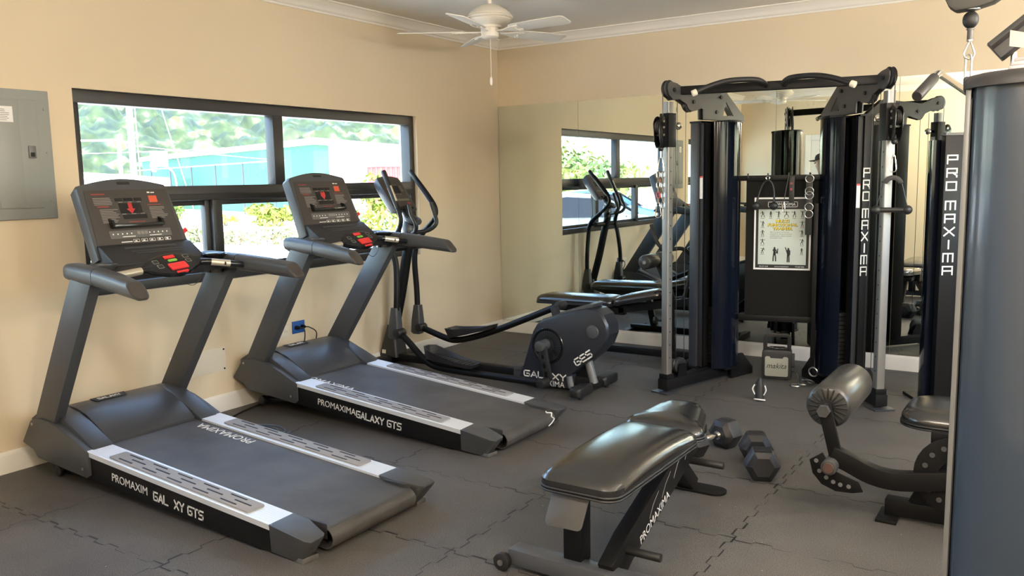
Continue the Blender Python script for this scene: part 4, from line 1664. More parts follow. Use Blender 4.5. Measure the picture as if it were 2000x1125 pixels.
for side in (0, 1):
    W = wing(side)
    B = lambda mb, name, m, parent=CM, **k: mb.build(name, m, parent, **k)
    b = MB()
    wbox(b, W, -.045, .80, -.04, .04, .025, .10)
    B(b, 'floor_rail', M_blk, bev=.004)
    b = MB()
    wbox(b, W, -.075, .055, -.075, .06, 0, .012)
    B(b, 'foot_plate', M_bluesteel, bev=.002)
    b = MB()
    wprism(b, W, [(.66, 0), (.93, 0), (.93, .05), (.80, .175), (.73, .175), (.66, .08)], .055, .075)
    wprism(b, W, [(.66, 0), (.93, 0), (.93, .05), (.80, .175), (.73, .175), (.66, .08)], -.10, -.08)
    B(b, 'base_gusset', M_blk, bev=.002)
    # post
    b = MB()
    o_ = rrect(-.027, -.027, .027, .027, .006, 3)
    b.loft([[W(p[0], p[1], z) for p in o_] for z in (.10, 2.0)])
    po = B(b, 'column_post', M_alup, ang=.9)
    b = MB()
    for k in range(16):
        z = .25 + k * .092
        for sgn in (-1, 1):
            b.cyl(W(.0265, 0, z), W(.0278, 0, z), .0055, n=8) if sgn > 0 else b.cyl(W(0, .0265, z), W(0, .0278, z), .0055, n=8)
    B(b, 'adjustment_holes', M_ink, po)
    b = MB()
    wbox(b, W, -.036, .036, -.036, .036, .10, .135)
    B(b, 'post_socket', M_blk, bev=.002)
    # carriage with swivel pulley
    b = MB()
    wbox(b, W, -.04, .04, -.04, .04, 1.70, 1.925)
    ca = B(b, 'pulley_carriage', M_blk, bev=.004)
    b = MB()
    b.cyl(W(.035, .005, 1.845), W(.075, .005, 1.845), .012, n=14)
    kn = B(b, 'plunger', M_blk, ca)
    b = MB()
    b.lathe([(0, 0), (.012, 0), (.014, .012), (.024, .02), (.027, .034), (.022, .046), (0, .05)], W(.07, .005, 1.845), W(.1, .005, 1.845) - W(0, .005, 1.845), 18)
    B(b, 'plunger_knob', M_chrome, kn)
    b = MB()
    tear = arc((0, 1.79), .075, 20, 160, 10) + [(-.055, 1.70), (-.02, 1.655), (.02, 1.655), (.055, 1.70)]
    for v in (-.03, .018):
        b.loft([[W(-.075 + p[0] * .62, v + q, p[1] + .04) for p in tear] for q in (0, .006)])
    B(b, 'pulley_plate', M_blkg, ca, bev=.001)
    b = MB()
    c = W(-.075, -.018, 1.835)
    ax = W(0, .1, 0) - W(0, 0, 0)
    b.lathe([(0, 0), (.045, 0), (.048, .004), (.038, .015), (.048, .026), (.045, .03), (0, .03)], c, ax, 28)
    B(b, 'swivel_pulley', M_rub, ca)
    b = MB()
    for z in (1.78, 1.83, 1.87):
        b.cyl(W(-.075, -.034, z), W(-.075, .03, z), .008, n=10)
    B(b, 'pulley_bolt', M_steel, ca)
    b = MB()
    wbox(b, W, .0402, .0412, -.015, .03, 1.725, 1.80)
    B(b, 'warning_label', M_white, ca)
    b = MB()
    b.sphere(W(-.072, 0, 1.690), .019)
    B(b, 'stop_ball', M_rub, ca)
    # top bracket: two plates with a triangular window
    br = [(-.005, 2.135), (-.03, 2.115), (-.035, 2.085), (-.02, 2.045), (.03, 2.012), (.09, 2.022), (.165, 1.992), (.19, 1.958), (.23, 1.945), (.28, 1.955), (.33, 1.97), (.352, 1.965), (.356, 1.895), (.835, 1.895), (.835, 1.93), (.60, 2.105), (.20, 2.075), (.06, 2.125)]
    tri = [(.60, 1.925), (.72, 1.925), (.635, 2.03)]
    keyhole = br[:13] + [(.60, 1.895), tri[0], tri[2], tri[1], tri[0], (.60, 1.895)] + br[13:]
    for v in (-.026, .018):
        b = MB()
        # outer ring minus the triangle, as three pieces
        wprism(b, W, br[:12] + [(.356, 1.895), (.58, 1.895), (.58, 1.928), (.615, 2.025), (.60, 2.105)] + br[16:], v, v + .008)
        wprism(b, W, [(.58, 1.895), (.835, 1.895), (.835, 1.93), (.58, 1.928)], v, v + .008)
        wprism(b, W, [(.835, 1.93), (.60, 2.105), (.615, 2.025), (.705, 1.928)], v, v + .008)
        bk = B(b, 'top_bracket', M_brk, smooth=False)
        b = MB()
        for (uu, zz) in ((.24, 2.01), (.55, 2.055), (.50, 1.95), (.03, 2.08)):
            b.cyl(W(uu, v + (.008 if v > 0 else -.006), zz), W(uu, v + (.018 if v > 0 else .002), zz), .014, n=6)
        B(b, 'bolt_head', M_rub, bk)
    for (uu, zz, r) in ((.0, 2.085, .055), (.215, 1.985, .042)):
        b = MB()
        b.lathe([(0, -.014), (r, -.014), (r + .004, -.012), (r - .008, 0), (r + .004, .012), (r, .014), (0, .014)], W(uu, 0, zz), ax, 28)
        B(b, 'top_pulley', M_rub)
    # cables
    b = MB()
    b.tube([W(-.055, 0, 2.085), W(-.055, 0, 1.86)], .003, 6)
    b.tube([W(.10, .0, 2.0), W(.10, .0, .20)], .0022, 6)
    b.tube([W(.19, 0, 1.97), W(.19, 0, .20)], .0022, 6)
    B(b, 'steel_cable', M_cable)
    b = MB()
    b.lathe([(0, -.014), (.055, -.014), (.06, -.011), (.05, 0), (.06, .011), (.055, .014), (0, .014)], W(.14, 0, .17), ax, 28)
    B(b, 'floor_pulley', M_rub)
    b = MB()
    for v in (-.032, .022):
        wprism(b, W, [(.09, .10), (.20, .10), (.17, .19), (.11, .19)], v, v + .006)
    B(b, 'pulley_bracket', M_blk)
    # weight tower: upright tube, D shroud, caps
    b = MB()
    wbox(b, W, .435, .56, -.150, -.085, .10, 1.885)
    up = B(b, 'tower_upright', M_bluesteel if side == 0 else M_blk, bev=.004)  # left upright: window light put into a paler bluish coat
    if side == 1:
        b = MB()
        txt = ['P', 'R', 'O', None, 'M', 'A', 'X', 'I', 'M', 'A']
        ex = (W(.434, -.085, 0) - W(.434, -.150, 0)).normalized() * -1
        z = 1.478
        for ch in txt:
            if ch is None:
                z -= .035
                continue
            lines = GL[ch]
            w_, h_ = .044, .056
            strokes(b, [[(p[0] * w_, p[1] * h_) for p in pl] for pl in lines], W(.4345, -.0895, z) , ex, (0, 0, 1), .0085, -.0009 if ex.cross(V((0, 0, 1))).dot(W(.5, 0, 0) - W(.4, 0, 0)) < 0 else -.0009)
            z -= .079
        B(b, 'tower_lettering', M_print, up)
    b = MB()
    wbox(b, W, .455, .54, -.086, -.05, .10, 1.88)
    B(b, 'guide_channel', M_ink)
    b = MB()
    wbox(b, W, .4535, .4548, -.078, -.052, 1.34 if side == 0 else 1.27, 1.50 if side == 0 else 1.43)
    sk = B(b, 'warning_sticker', M_white)
    b = MB()
    wbox(b, W, .4530, .4536, -.078, -.052, 1.49 if side == 0 else 1.42, 1.502 if side == 0 else 1.432)
    B(b, 'sticker_header', M_red, sk)
    cu, cv, R = .615, .0, .150
    RA, RB = .165, .112
    ring = [(cu + RA * cos(radians(a)), cv + RB * sin(radians(a))) for a in range(-160, 161, 8)]
    ri = [(cu + (RA - .006) * cos(radians(a)), cv + (RB - .006) * sin(radians(a))) for a in range(160, -161, -8)]
    b = MB()
    b.loft([[W(p[0], p[1], z) for p in ring + ri] for z in (.10, 1.88)])
    ws_ = B(b, 'weight_shroud', M_shroud, ang=.5)
    if side == 1:
        for z0, z1 in ((1.525, 1.56), (1.508, 1.514)):
            b = MB()
            bd_ = [(cu + (RA + .001) * cos(radians(a)), cv + (RB + .001) * sin(radians(a))) for a in range(-62, 0, 4)] + [(cu + (RA + .0002) * cos(radians(a)), cv + (RB + .0002) * sin(radians(a))) for a in range(-2, -63, -4)]
            b.loft([[W(p[0], p[1], z) for p in bd_] for z in (z0, z1)])
            B(b, 'red_band', M_printr, ws_)
    b = MB()
    wbox(b, W, .70, .775, -.13, -.07, .10, 1.885)
    B(b, 'rear_upright', M_blk, bev=.004)
    for z0, z1 in ((1.88, 1.893), (.088, .102)):
        b = MB()
        cap = [(cu + (RA + .008) * cos(radians(a)), cv + (RB + .008) * sin(radians(a))) for a in range(-115, 116, 10)] + [(.57, -.155), (.43, -.155), (.43, -.05)]
        b.loft([[W(p[0], p[1], z) for p in cap] for z in (z0, z1)])
        B(b, 'tower_cap' if z0 > 1 else 'tower_base', M_blk)
    # plates of the stack inside
    b = MB()
    for k in range(14):
        wbox(b, W, .55, .68, -.07, .10, .12 + k * .03, .145 + k * .03)
    B(b, 'weight_stack', M_rub)
# crossbar and pull-up grips
b = MB()
b.b2((.06, .075, 2.052), (SPAN - .06, .125, 2.108), .004)
B_ = lambda mb, name, m, parent=CM, **k: mb.build(name, m, parent, **k)
cb = B_(b, 'crossbar', M_blk)
for side in (0, 1):
    mx = lambda p: p if side == 0 else (SPAN - p[0], p[1], p[2])
    pts = [mx(p) for p in [(.215, -.20, 2.035), (.30, -.17, 2.072), (.40, -.14, 2.10), (.50, -.10, 2.108), (.585, -.05, 2.105), (.625, .02, 2.085), (.62, .09, 2.08)]]
    b = MB()
    b.tube(spline(pts, 6), .0175, 14)
    g = B_(b, 'pull_up_grip', M_rub, cb)
    b = MB()
    p, q = V(pts[0]), V(pts[1])
    d = (p - q).normalized()
    b.cyl(p - d * .01, p + d * .022, .0205, bev=.003)
    B_(b, 'grip_end_cap', M_offw, g)
# hook rail, backboard, lower rail, side bars
b = MB()
b.b2((.40, .535, 1.462), (.975, .575, 1.500), .003)
hr = B_(b, 'hook_rail', M_blk)
HX = [.475, .612, .752, .892]
for x in HX:
    b = MB()
    b.tube([(x, .535, 1.475), (x, .505, 1.475), (x, .498, 1.482), (x, .497, 1.515)], .005, 8)
    B_(b, 'hook', M_rub, hr)
b = MB()
b.b2((.458, .565, .47), (.955, .585, 1.465))
B_(b, 'backboard', mat('perforated_board', (.006, .006, .0055), .6, bump=.5, bscale=300, spec=.15))
b = MB()
b.b2((.42, .54, .445), (.98, .59, .49), .003)
B_(b, 'lower_rail', M_blk)
b = MB()
b.b2((.925, .50, .14), (.955, .53, 1.30), .003)
B_(b, 'side_bar', M_blk)
b = MB()
b.b2((.99, .56, .20), (1.03, .60, 1.46), .002)
B_(b, 'mirror_side_strip', M_bluesteel)

# poster on the backboard
M11 = Matrix.Translation(TL) @ Matrix.Rotation(radians(11.2), 4, 'Z')
pos = M11 @ V((.712, .5645, 1.082))
t = thing('exercise_poster', 'exercise chart poster in white border on the black backboard of the cable machine', 'poster', pos, radians(11.2))
pw, ph = .39, .52


def PB(rects, name, m, d, parent=t, th=.0006):
    b = MB()
    for r_ in rects:
        b.b2((r_[0], -d - th, r_[1]), (r_[2], -d, r_[3]))
    return b.build(name, m, parent)


pp = PB([(-pw / 2, -ph / 2, pw / 2, ph / 2)], 'poster_sheet', M_white, 0, th=.0015)
PB([(-.183, -.248, .183, .248)], 'poster_frame', M_ink, .0015)
pg = PB([(-.165, -.222, .165, .175)], 'poster_field', M_post, .0021)
b = MB()
bx = rrect(-.10, .192, .10, .228, .008, 3)
strokes(b, [bx + [bx[0]]], (0, -.0022, 0), (1, 0, 0), (0, 0, 1), .003, .0004)
font(b, 'PROMAXIMA', (0, -.0022, .2), (1, 0, 0), (0, 0, 1), .030, align='CENTER')
font(b, '800-231-6652', (-.155, -.0022, -.240), (1, 0, 0), (0, 0, 1), .011)
font(b, 'www.promaxima.com', (0, -.0022, -.240), (1, 0, 0), (0, 0, 1), .011, align='CENTER')
font(b, '713-667-9606', (.155, -.0022, -.240), (1, 0, 0), (0, 0, 1), .011, align='RIGHT')
b.build('poster_lettering', M_white, t)
b = MB()
for i, s in enumerate(('MULTI', 'FUNCTIONAL', 'TRAINER')):
    font(b, s, (0, -.0032, .082 - i * .027), (1, 0, 0), (0, 0, 1), .027, align='CENTER', sx=1.2, fat=.0006)
b.build('poster_title', M_yell, t)
b = MB()
for i, s in enumerate(('MULTI', 'FUNCTIONAL', 'TRAINER')):
    font(b, s, (.001, -.0028, .081 - i * .027), (1, 0, 0), (0, 0, 1), .027, align='CENTER', sx=1.2, fat=.0022)
b.build('title_shadow', M_ink, t)
b = MB()
for i, s in enumerate(('VERTICAL RANGE OF MOTION', 'HORIZONTAL RANGE OF MOTION', '2 INDEPENDENT WEIGHT STACKS', 'TOTAL BODY UNIT')):
    font(b, s, (-.085, -.0028, .008 - i * .014), (1, 0, 0), (0, 0, 1), .0095)
b.build('poster_text', M_ink, t)
b = MB()
POS = [[(-.3, 0), (-.15, .35), (-.05, .55), (0, .9)], [(.3, 0), (.15, .35), (.05, .55)]]


def figure(b, x, z, h, arms, legs=.25, lean=0.0):
    w = h * .085
    L = [[(-legs * .5, 0), (-legs * .45, .25), (-.04, .5)], [(legs * .5, 0), (legs * .45, .25), (.04, .5)]]
    strokes(b, [[(x + p[0] * h, z + p[1] * h) for p in pl] for pl in L], (0, -.0028, 0), (1, 0, 0), (0, 0, 1), w, .0005)
    strokes(b, [[(x + q * h, z + r * h) for q, r in ((0, .48), (lean, .80))]], (0, -.0028, 0), (1, 0, 0), (0, 0, 1), w * 1.9, .0005)
    strokes(b, [[(x + (p[0] + lean) * h, z + p[1] * h) for p in pl] for pl in arms], (0, -.0028, 0), (1, 0, 0), (0, 0, 1), w * .8, .0005)
    b.prismf([(x + lean * h + .065 * h * cos(a * pi / 4), z + .93 * h + .07 * h * sin(a * pi / 4)) for a in range(8)], (0, -.0028, 0), (1, 0, 0), (0, 0, 1), .0005)


A1 = [[(-.12, .78), (-.3, .6)], [(.12, .78), (.3, .6)]]
A2 = [[(-.12, .78), (-.3, 1.05)], [(.12, .78), (.3, 1.05)]]
A3 = [[(-.12, .78), (-.4, .8)], [(.12, .78), (.4, .8)]]
A4 = [[(-.10, .78), (-.16, .5)], [(.10, .78), (.16, .5)]]
A5 = [[(-.10, .78), (-.45, .85)], [(.10, .78), (.2, .5)]]
cap_ = []
for i, (ar, lg_, ln) in enumerate(((A1, .45, -.08), (A4, .2, 0), (A5, .15, .03), (A3, .6, 0), (A5, .4, 0), (A2, .25, 0))):
    figure(b, -.135 + i * .054, .118, .045, ar, lg_, ln)
    cap_.append((-.147 + i * .054, .109, -.123 + i * .054, .111))
for i, (ar, lg_, ln) in enumerate(((A5, .2, .05), (A1, .3, 0), (A3, .5, 0), (A5, .3, .2))):
    figure(b, -.135, .050 - i * .064, .042, ar, lg_, ln)
    cap_.append((-.148, .042 - i * .064, -.122, .044 - i * .064))
for i, (ar, lg_, ln) in enumerate(((A3, .3, 0), (A5, .25, -.03), (A5, .35, .12), (A4, .2, 0))):
    figure(b, .135, .050 - i * .064, .042, ar, lg_, ln)
    cap_.append((.122, .042 - i * .064, .148, .044 - i * .064))
figure(b, -.05, -.195, .10, [[(-.10, .78), (.05, .55), (.2, .62)], [(.10, .78), (.2, .55), (.22, .85)]], .18)
figure(b, .045, -.200, .10, [[(-.10, .78), (-.05, .55), (-.2, 1.0)], [(.10, .78), (.1, .5)]], .12)
for c_ in cap_:
    b.prismf([(c_[0], c_[1]), (c_[2], c_[1]), (c_[2], c_[3]), (c_[0], c_[3])], (0, -.0028, 0), (1, 0, 0), (0, 0, 1), .0004)
b.build('exercise_figures', M_ink, t)


def cm_thing(name, label, cat, p, group=None):
    t = thing(name, label, cat, M11 @ V(p), radians(11.2), group)
    return t, V(p)


# chain on the left pulley
W = wing(0)
p = W(-.072, 0, 1.64)
t, o = cm_thing('chain', 'steel chain with snap hooks hanging on the left pulley of the cable machine', 'chain', p)


def snap_hook(b, top, h=.085, w=.018, r=.0035, ax=(1, 0, 0)):
    ax = V(ax)
    top = V(top)
    pts = [top + ax * x * w + V((0, 0, z * h)) for x, z in ((0, 0), (.35, -.06), (.55, -.25), (.85, -.65), (1, -.82), (.75, -.96), (0, -1), (-.75, -.96), (-1, -.82), (-.85, -.65), (-.55, -.25), (-.35, -.06))]
    b.tube(pts, r, 7, closed=True)


b = MB()
b.tube([o + V((0, 0, .035)), o + V((0, 0, -.01))], .004, 6)
snap_hook(b, o + V((0, 0, -.005)), .11, .022)
sh = b.build('snap_hook', M_chrome, t, o)
def link(c, h, w, flip, m, parent):
    b = MB()
    a = V((1, 0, 0)) if not flip else V((0, 1, 0))
    c = V(c)
    pts = [c + a * w * x + V((0, 0, h * z)) for x, z in ((0, .5), (.7, .42), (1, .25), (1, -.25), (.7, -.42), (0, -.5), (-.7, -.42), (-1, -.25), (-1, .25), (-.7, .42))]
    b.tube(pts, .0034, 6, closed=True)
    return b.build('chain_link', m, parent, o)
for sx2, n in ((-.016, 6), (.016, 7)):
    for k in range(n):
        link(o + V((sx2, -.004, -.125 - k * .034)), .044, .011, k % 2, M_red if (sx2 < 0 and k == 4) else M_steel, t)
b = MB()
snap_hook(b, o + V((-.016, 0, -.125 - 5.4 * .034)), .105, .02)
b.build('snap_hook', M_chrome, t, o)
b = MB()
b.tube([o + V((.016, 0, -.125 - 6.4 * .034)), o + V((.016, 0, -.125 - 6.4 * .034 - .08))], .006, 8)
b.build('link_tail', M_steel, t, o)
# D handle on the right pulley
W = wing(1)
p = W(-.072, 0, 1.66)
t, o = cm_thing('cable_stirrup', 'black stirrup handle hanging on the right pulley of the cable machine', 'handle', p)
b = MB()
b.tube([o + V((0, 0, .02)), o + V((0, 0, -.06))], .003, 6)
snap_hook(b, o + V((0, 0, -.05)), .105, .017)
b.build('snap_hook', M_chrome, t, o)
b = MB()
a_ = arc((0, -.235), .062, 165, 15, 10) + arc((0, -.235), .032, 15, 165, 10)
b.prism([(q[0] + o.x, q[1] + o.z) for q in a_], 'y', o.y - .012, o.y + .012)
cr = b.build('rubber_arch', M_rub, t, o, bev=.003)
for s in (-1, 1):
    b = MB()
    b.tube([o + V((s * .052, 0, -.225)), o + V((s * .088, 0, -.37))], .0035, 6)
    b.build('handle_cable', M_cable, t, o)
    b = MB()
    b.sphere(o + V((s * .088, 0, -.385)), .029)
    b.build('end_ball', M_rub, t, o)
b = MB()
b.cyl(o + V((-.085, 0, -.385)), o + V((.085, 0, -.385)), .0155)
b.build('grip', M_rub, t, o)
# attachments on the hooks
t, o = cm_thing('tricep_rope', 'black tricep rope with two end balls hanging on the second hook of the rail', 'rope attachment', (HX[1], .497, 1.50))
b = MB()
b.torus(o + V((0, -.004, -.02)), .012, .004, (0, 1, 0), 16, 6)
b.build('ring', M_chrome, t, o)
b = MB()
b.tube(spline([o + V(q) for q in ((-.075, -.012, -.20), (-.055, -.012, -.12), (-.03, -.012, -.06), (0, -.012, -.035), (.03, -.012, -.06), (.045, -.012, -.12), (.045, -.012, -.20))], 4), .007, 8)
b.build('rope', M_rub, t, o)
for x in (-.075, .045):
    b = MB()
    b.sphere(o + V((x, -.025, -.215)), .03, (1, .8, 1))
    b.build('end_ball', M_rub, t, o)
t, o = cm_thing('nylon_strap', 'black nylon strap with red mark hanging on the third hook of the rail', 'strap', (HX[2], .497, 1.50))
b = MB()
b.b2(o + V((.005, -.016, -.19)), o + V((.04, -.008, -.01)), .002)
st = b.build('strap_band', M_rub, t, o)
b = MB()
for z in (-.06, -.10):
    b.b2(o + V((.012, -.0172, z - .008)), o + V((.028, -.016, z + .008)))
b.build('strap_mark', M_printr, st, o)
b = MB()
b.tube([o + V((0, -.012, -.01)), o + V((-.022, -.014, -.14)), o + V((-.028, -.016, -.20))], .003, 6)
b.build('cord', M_cable, t, o)
b = MB()
snap_hook(b, o + V((-.028, -.018, -.185)), .075, .009, .003)
b.build('snap_hook', M_chrome, t, o)
t, o = cm_thing('ring_strap', 'black strap with a row of steel D rings hanging on the fourth hook', 'strap', (HX[3], .497, 1.50))
b = MB()
b.b2(o + V((-.022, -.014, -.42)), o + V((.022, -.006, -.0)), .002)
st = b.build('strap_band', M_rub, t, o)
for z in (-.03, -.115, -.145, -.225, -.275):
    b = MB()
    b.torus(o + V((0, -.018, z)), .027, .0035, (0, 1, .15), 20, 6)
    b.build('ring', M_steel, t, o)
# things on the floor by the machine
t, o = thing('ankle_strap', 'black ankle strap with white D ring lying on the floor before the radio', 'strap', (3.0, -1.37, 0)), V((3.0, -1.37, 0))
b = MB()
sec = lambda z, w, dx, dy: [o + V((dx + w * cos(a * pi / 6), dy + .022 * sin(a * pi / 6), z)) for a in range(12)]
b.loft([sec(.003, .026, 0, -.02), sec(.02, .030, 0, -.015), sec(.05, .029, -.002, -.005), sec(.085, .030, -.006, 0), sec(.10, .022, -.002, .004), sec(.115, .026, -.010, .008), sec(.140, .014, -.004, .012), sec(.15, .006, -.006, .012)])
b.build('padded_cuff', M_rub, t, o)
b = MB()
b.torus(o + V((.006, -.03, .010)), .034, .005, (0, .25, 1), 20, 6)
b.build('ring', M_white, t, o)
for s in (-1, 1):
    b = MB()
    b.tube(spline([o + V((s * .030, -.02, .04)), o + V((s * .045, -.02, .075)), o + V((s * .034, -.012, .105))], 4), .004, 6)
    b.build('trim_edge', M_white, t, o)
t, o = thing('ring_chain', 'loose steel rings and strap end piled on the floor right of the radio', 'chain', (3.15, -.86, 0)), V((3.15, -.86, 0))
for c_, d_ in (((.0, .0, .012), (0, .2, 1)), ((.045, .02, .035), (.1, .5, .8)), ((.06, .05, .10), (.2, 1, .1)), ((-.04, -.03, .008), (0, 0, 1))):
    b = MB()
    b.torus(o + V(c_), .032, .006, d_, 20, 7)
    b.build('ring', M_steel, t, o)
b = MB()
b.tube(spline([o + V((.06, .07, .13)), o + V((.05, .08, .26)), o + V((.065, .085, .40))], 4), .016, 8)
b.build('strap_tail', M_rub, t, o)
# jobsite radio
rz = radians(13)
t = thing('jobsite_speaker', 'small black jobsite speaker with grey grille and carry handle on the floor', 'speaker', (2.922, -.70, 0), rz)
b = MB()
prof = rrect(-.105, 0, .105, .225, .03, 5)
b.loft([[V((p[0] * k, y, .1125 + (p[1] - .1125) * k)) for p in prof] for y, k in ((-.062, .90), (-.058, .97), (-.045, 1), (.055, 1), (.07, .92))])
sp = b.build('speaker_body', M_plastd, t, ang=.8)
b = MB()
g = [(-.082, .035), (-.074, .027), (.074, .027), (.082, .035), (.082, .165), (.074, .175), (.05, .175), (.042, .162), (-.042, .162), (-.05, .175), (-.074, .175), (-.082, .165)]
b.prism(g, 'y', -.066, -.060)
gr = b.build('grille', M_olive, t, bev=.002)
b = MB()
font(b, 'makita', (-.002, -.0668, .088), (1, 0, 0), (0, 0, 1), .056, align='CENTER', shear=.35, sx=.95)
b.build('speaker_lettering', M_ink, gr)
b = MB()
b.sweep([(-.085, .0, .20), (-.085, .0, .305), (-.080, 0, .318), (-.068, .0, .325), (.068, 0, .325), (.080, 0, .318), (.085, 0, .305), (.085, 0, .20)], [(-.014, -.016), (.014, -.016), (.014, .016), (-.014, .016)], up=(0, 1, 0))
b.build('carry_handle', M_rub, t, bev=.005)
b = MB()
b.b2((-.055, -.04, .222), (.055, .03, .236), .004)
b.build('control_strip', M_blkg, t)
b = MB()
for k in range(5):
    b.cyl((-.04 + k * .02, -.02, .234), (-.04 + k * .02, -.02, .240), .006, n=10)
b.build('control_button', M_rub, t)
b = MB()
b.b2((.10, -.02, .09), (.125, .03, .19), .006)
b.build('side_latch', M_plast, t)
b = MB()
b.tube(spline([(3.035, -.68, .06), (3.07, -.70, .05), (3.10, -.74, .008), (3.13, -.80, .006), (3.15, -.74, .006), (3.10, -.66, .006), (3.16, -.58, .006)], 6), .003, 6)
tag(b.build('charging_cord', M_steel), 'thin grey cord trailing on the floor from the small speaker', 'cable')

# ================================================================== LEG MACHINE
LM = V((4.2, -2.85, 0))
t = thing('leg_extension_machine', 'black leg extension seat machine with large foam roller in front of lat tower', 'leg machine', LM)
BL = lambda mb, name, m, parent=t, **k: mb.build(name, m, parent, LM, **k)
b = MB()
b.b2((4.05, -3.05, .015), (5.15, -2.98, .085), .004)
fr_ = BL(b, 'floor_rail', M_blk)
b = MB()
b.b2((4.025, -3.12, 0), (4.11, -2.95, .014), .002)
BL(b, 'foot_plate', M_blk)
b = MB()
b.b2((4.9, -3.25, .015), (4.97, -2.35, .085), .004)
BL(b, 'cross_rail', M_blk)
b = MB()
b.sweep([(4.17, -3.015, .08), (4.31, -3.015, .38)], [(-.03, -.03), (.03, -.03), (.03, .03), (-.03, .03)], up=(0, 1, 0))
BL(b, 'front_strut', M_blk, bev=.004)
b = MB()
b.b2((4.85, -3.05, .085), (4.92, -2.98, .40), .004)
BL(b, 'rear_post', M_blk)
b = MB()
b.b2((4.22, -3.05, .36), (4.95, -2.98, .415), .004)
b.b2((4.30, -3.0, .375), (4.40, -2.55, .405))
b.b2((4.70, -3.0, .375), (4.80, -2.55, .405))
BL(b, 'seat_frame', M_blk)
so = [(4.06 + .04 * (1 - cos(a)), 0) for a in (0,)]
ol = pad_outline(.40, .42, .80, .11)
cushion('seat', ol, .085, (4.085, -2.83, .408), (0, -1, 0), (1, 0, 0), t, LM)
ol = pad_outline(.36, .40, .62, .05)
cushion('back_rest', ol, .085, (4.93, -2.83, .50), (0, -1, 0), (.22, 0, 1), t, LM)
# cam, lever, roller
cam_ = [(4.245, .30), (4.215, .22), (4.20, .19)]
b = MB()
ring = arc((4.33, .25), .165, 95, 265, 14) + [(4.42, .02), (4.40, .12)] + arc((4.33, .25), .07, 250, 100, 8)
b.prism(ring, 'y', -3.105, -3.092)
cm_ = BL(b, 'range_cam', M_blk, bev=.002)
b = MB()
for a in (115, 140, 165, 190, 215, 240):
    c = (4.33 + .125 * cos(radians(a)), .25 + .125 * sin(radians(a)))
    b.cyl((c[0], -3.1055, c[1]), (c[0], -3.108, c[1]), .011, n=12)
BL(b, 'cam_hole', M_brk, cm_)
b = MB()
ctr = spline([(3.835, -3.1, .268), (3.90, -3.1, .245), (4.0, -3.1, .205), (4.10, -3.1, .195), (4.22, -3.1, .215), (4.34, -3.1, .24)], 5)
b.sweep(ctr, [(-.028, -.040), (.028, -.040), (.028, .040), (-.028, .040)])
lv = BL(b, 'lever_arm', M_blk, bev=.006)
b = MB()
b.cyl((3.838, -3.175, .225), (3.838, -3.03, .225), .034, bev=.004, n=24)
hb = BL(b, 'pivot_hub', M_brk, lv)
b = MB()
b.cyl((3.838, -3.183, .225), (3.838, -3.172, .225), .022, n=20)
BL(b, 'pivot_cap', mat('copper_cap', (.10, .058, .046), .4), hb)
b = MB()
b.prism([(3.745, .235), (3.80, .275), (3.85, .20), (3.955, .165), (3.975, .125), (3.93, .112), (3.86, .108), (3.80, .13), (3.76, .175)], 'y', -3.128, -3.118)
sp_ = BL(b, 'selector_plate', M_blk, lv, bev=.002)
b = MB()
for k, (x, z) in enumerate(((3.775, .235), (3.79, .19), (3.82, .165), (3.85, .15), (3.88, .142), (3.915, .14))):
    b.cyl((x, -3.128, z), (x, -3.131, z), .0095, n=12)
BL(b, 'selector_hole', M_edge, sp_)
b = MB()
b.sweep([(3.855, -3.10, .25), (3.795, -3.10, .485)], [(-.028, -.012), (.028, -.012), (.028, .012), (-.028, .012)], up=(0, 1, 0))
la = BL(b, 'roller_arm', M_blk, bev=.003)
b = MB()
b.cyl((3.80, -3.14, .465), (3.80, -2.45, .465), .018)
b.cyl((3.80, -3.145, .465), (3.80, -3.115, .465), .028, n=6)
BL(b, 'roller_axle', M_brk, la)
b = MB()
b.cyl((3.80, -3.055, .465), (3.80, -2.52, .465), .098, bev=.022, n=40)
rl = BL(b, 'foam_roller', M_foam, la, ang=.9)
b = MB()
for k in range(20):
    a = 2 * pi * k / 20
    b.box((3.80 + .060 * cos(a), -3.0555, .465 + .060 * sin(a)), (.052, .006, .008), Matrix.Rotation(-a, 4, 'Y'), .002)
BL(b, 'roller_gather', M_rub, rl)
b = MB()
b.cyl((3.80, -3.06, .465), (3.80, -3.05, .465), .032, n=24)
BL(b, 'roller_washer', M_rub, rl)

# ================================================================== LAT PULLDOWN TOWER (foreground shroud)
LT = V((4.55, -4.35, 0))
t = thing('lat_pulldown_tower', 'tall grey shrouded weight tower in the right foreground with overhead pulley', 'lat pulldown machine', LT)
BT = lambda mb, name, m, parent=t, **k: mb.build(name, m, parent, LT, **k)
LX, LY = 4.412, -4.47
TH = 1.708
dx = V((.998, .06, 0)).normalized()     # across the face, to the right of the picture
dn = V((.06, -.998, 0)).normalized()    # towards the viewer
O = V((LX, LY, 0))
PT = lambda s, d, z: O + dx * s + dn * d + V((0, 0, z))
b = MB()
b.loft([[PT(0, 0, z), PT(.013, .004, z), PT(.013, -.10, z), PT(0, -.10, z)] for z in (.03, TH)])
BT(b, 'edge_strip', M_edge, bev=.003)
b = MB()
b.loft([[PT(.0125, .002, z), PT(.0155, .002, z), PT(.0155, -.05, z), PT(.0125, -.05, z)] for z in (.03, TH - .03)])
BT(b, 'shadow_gap', M_ink)
b = MB()
cs = [( .027, -.02)]
ce = .195
outl = [(ce - .180 * cos(radians(a)), -.02 + .105 * sin(radians(a))) for a in range(0, 181, 6)]
outl = [(.015, -.02)] + [(q[0], q[1]) for q in outl[1:-1]] + [(.375, -.02), (.375, -.30), (.015, -.30)]
b.loft([[PT(p[0], p[1], z) for p in outl] for z in (.03, TH)])
BT(b, 'weight_shroud', M_perf, ang=.5)
b = MB()
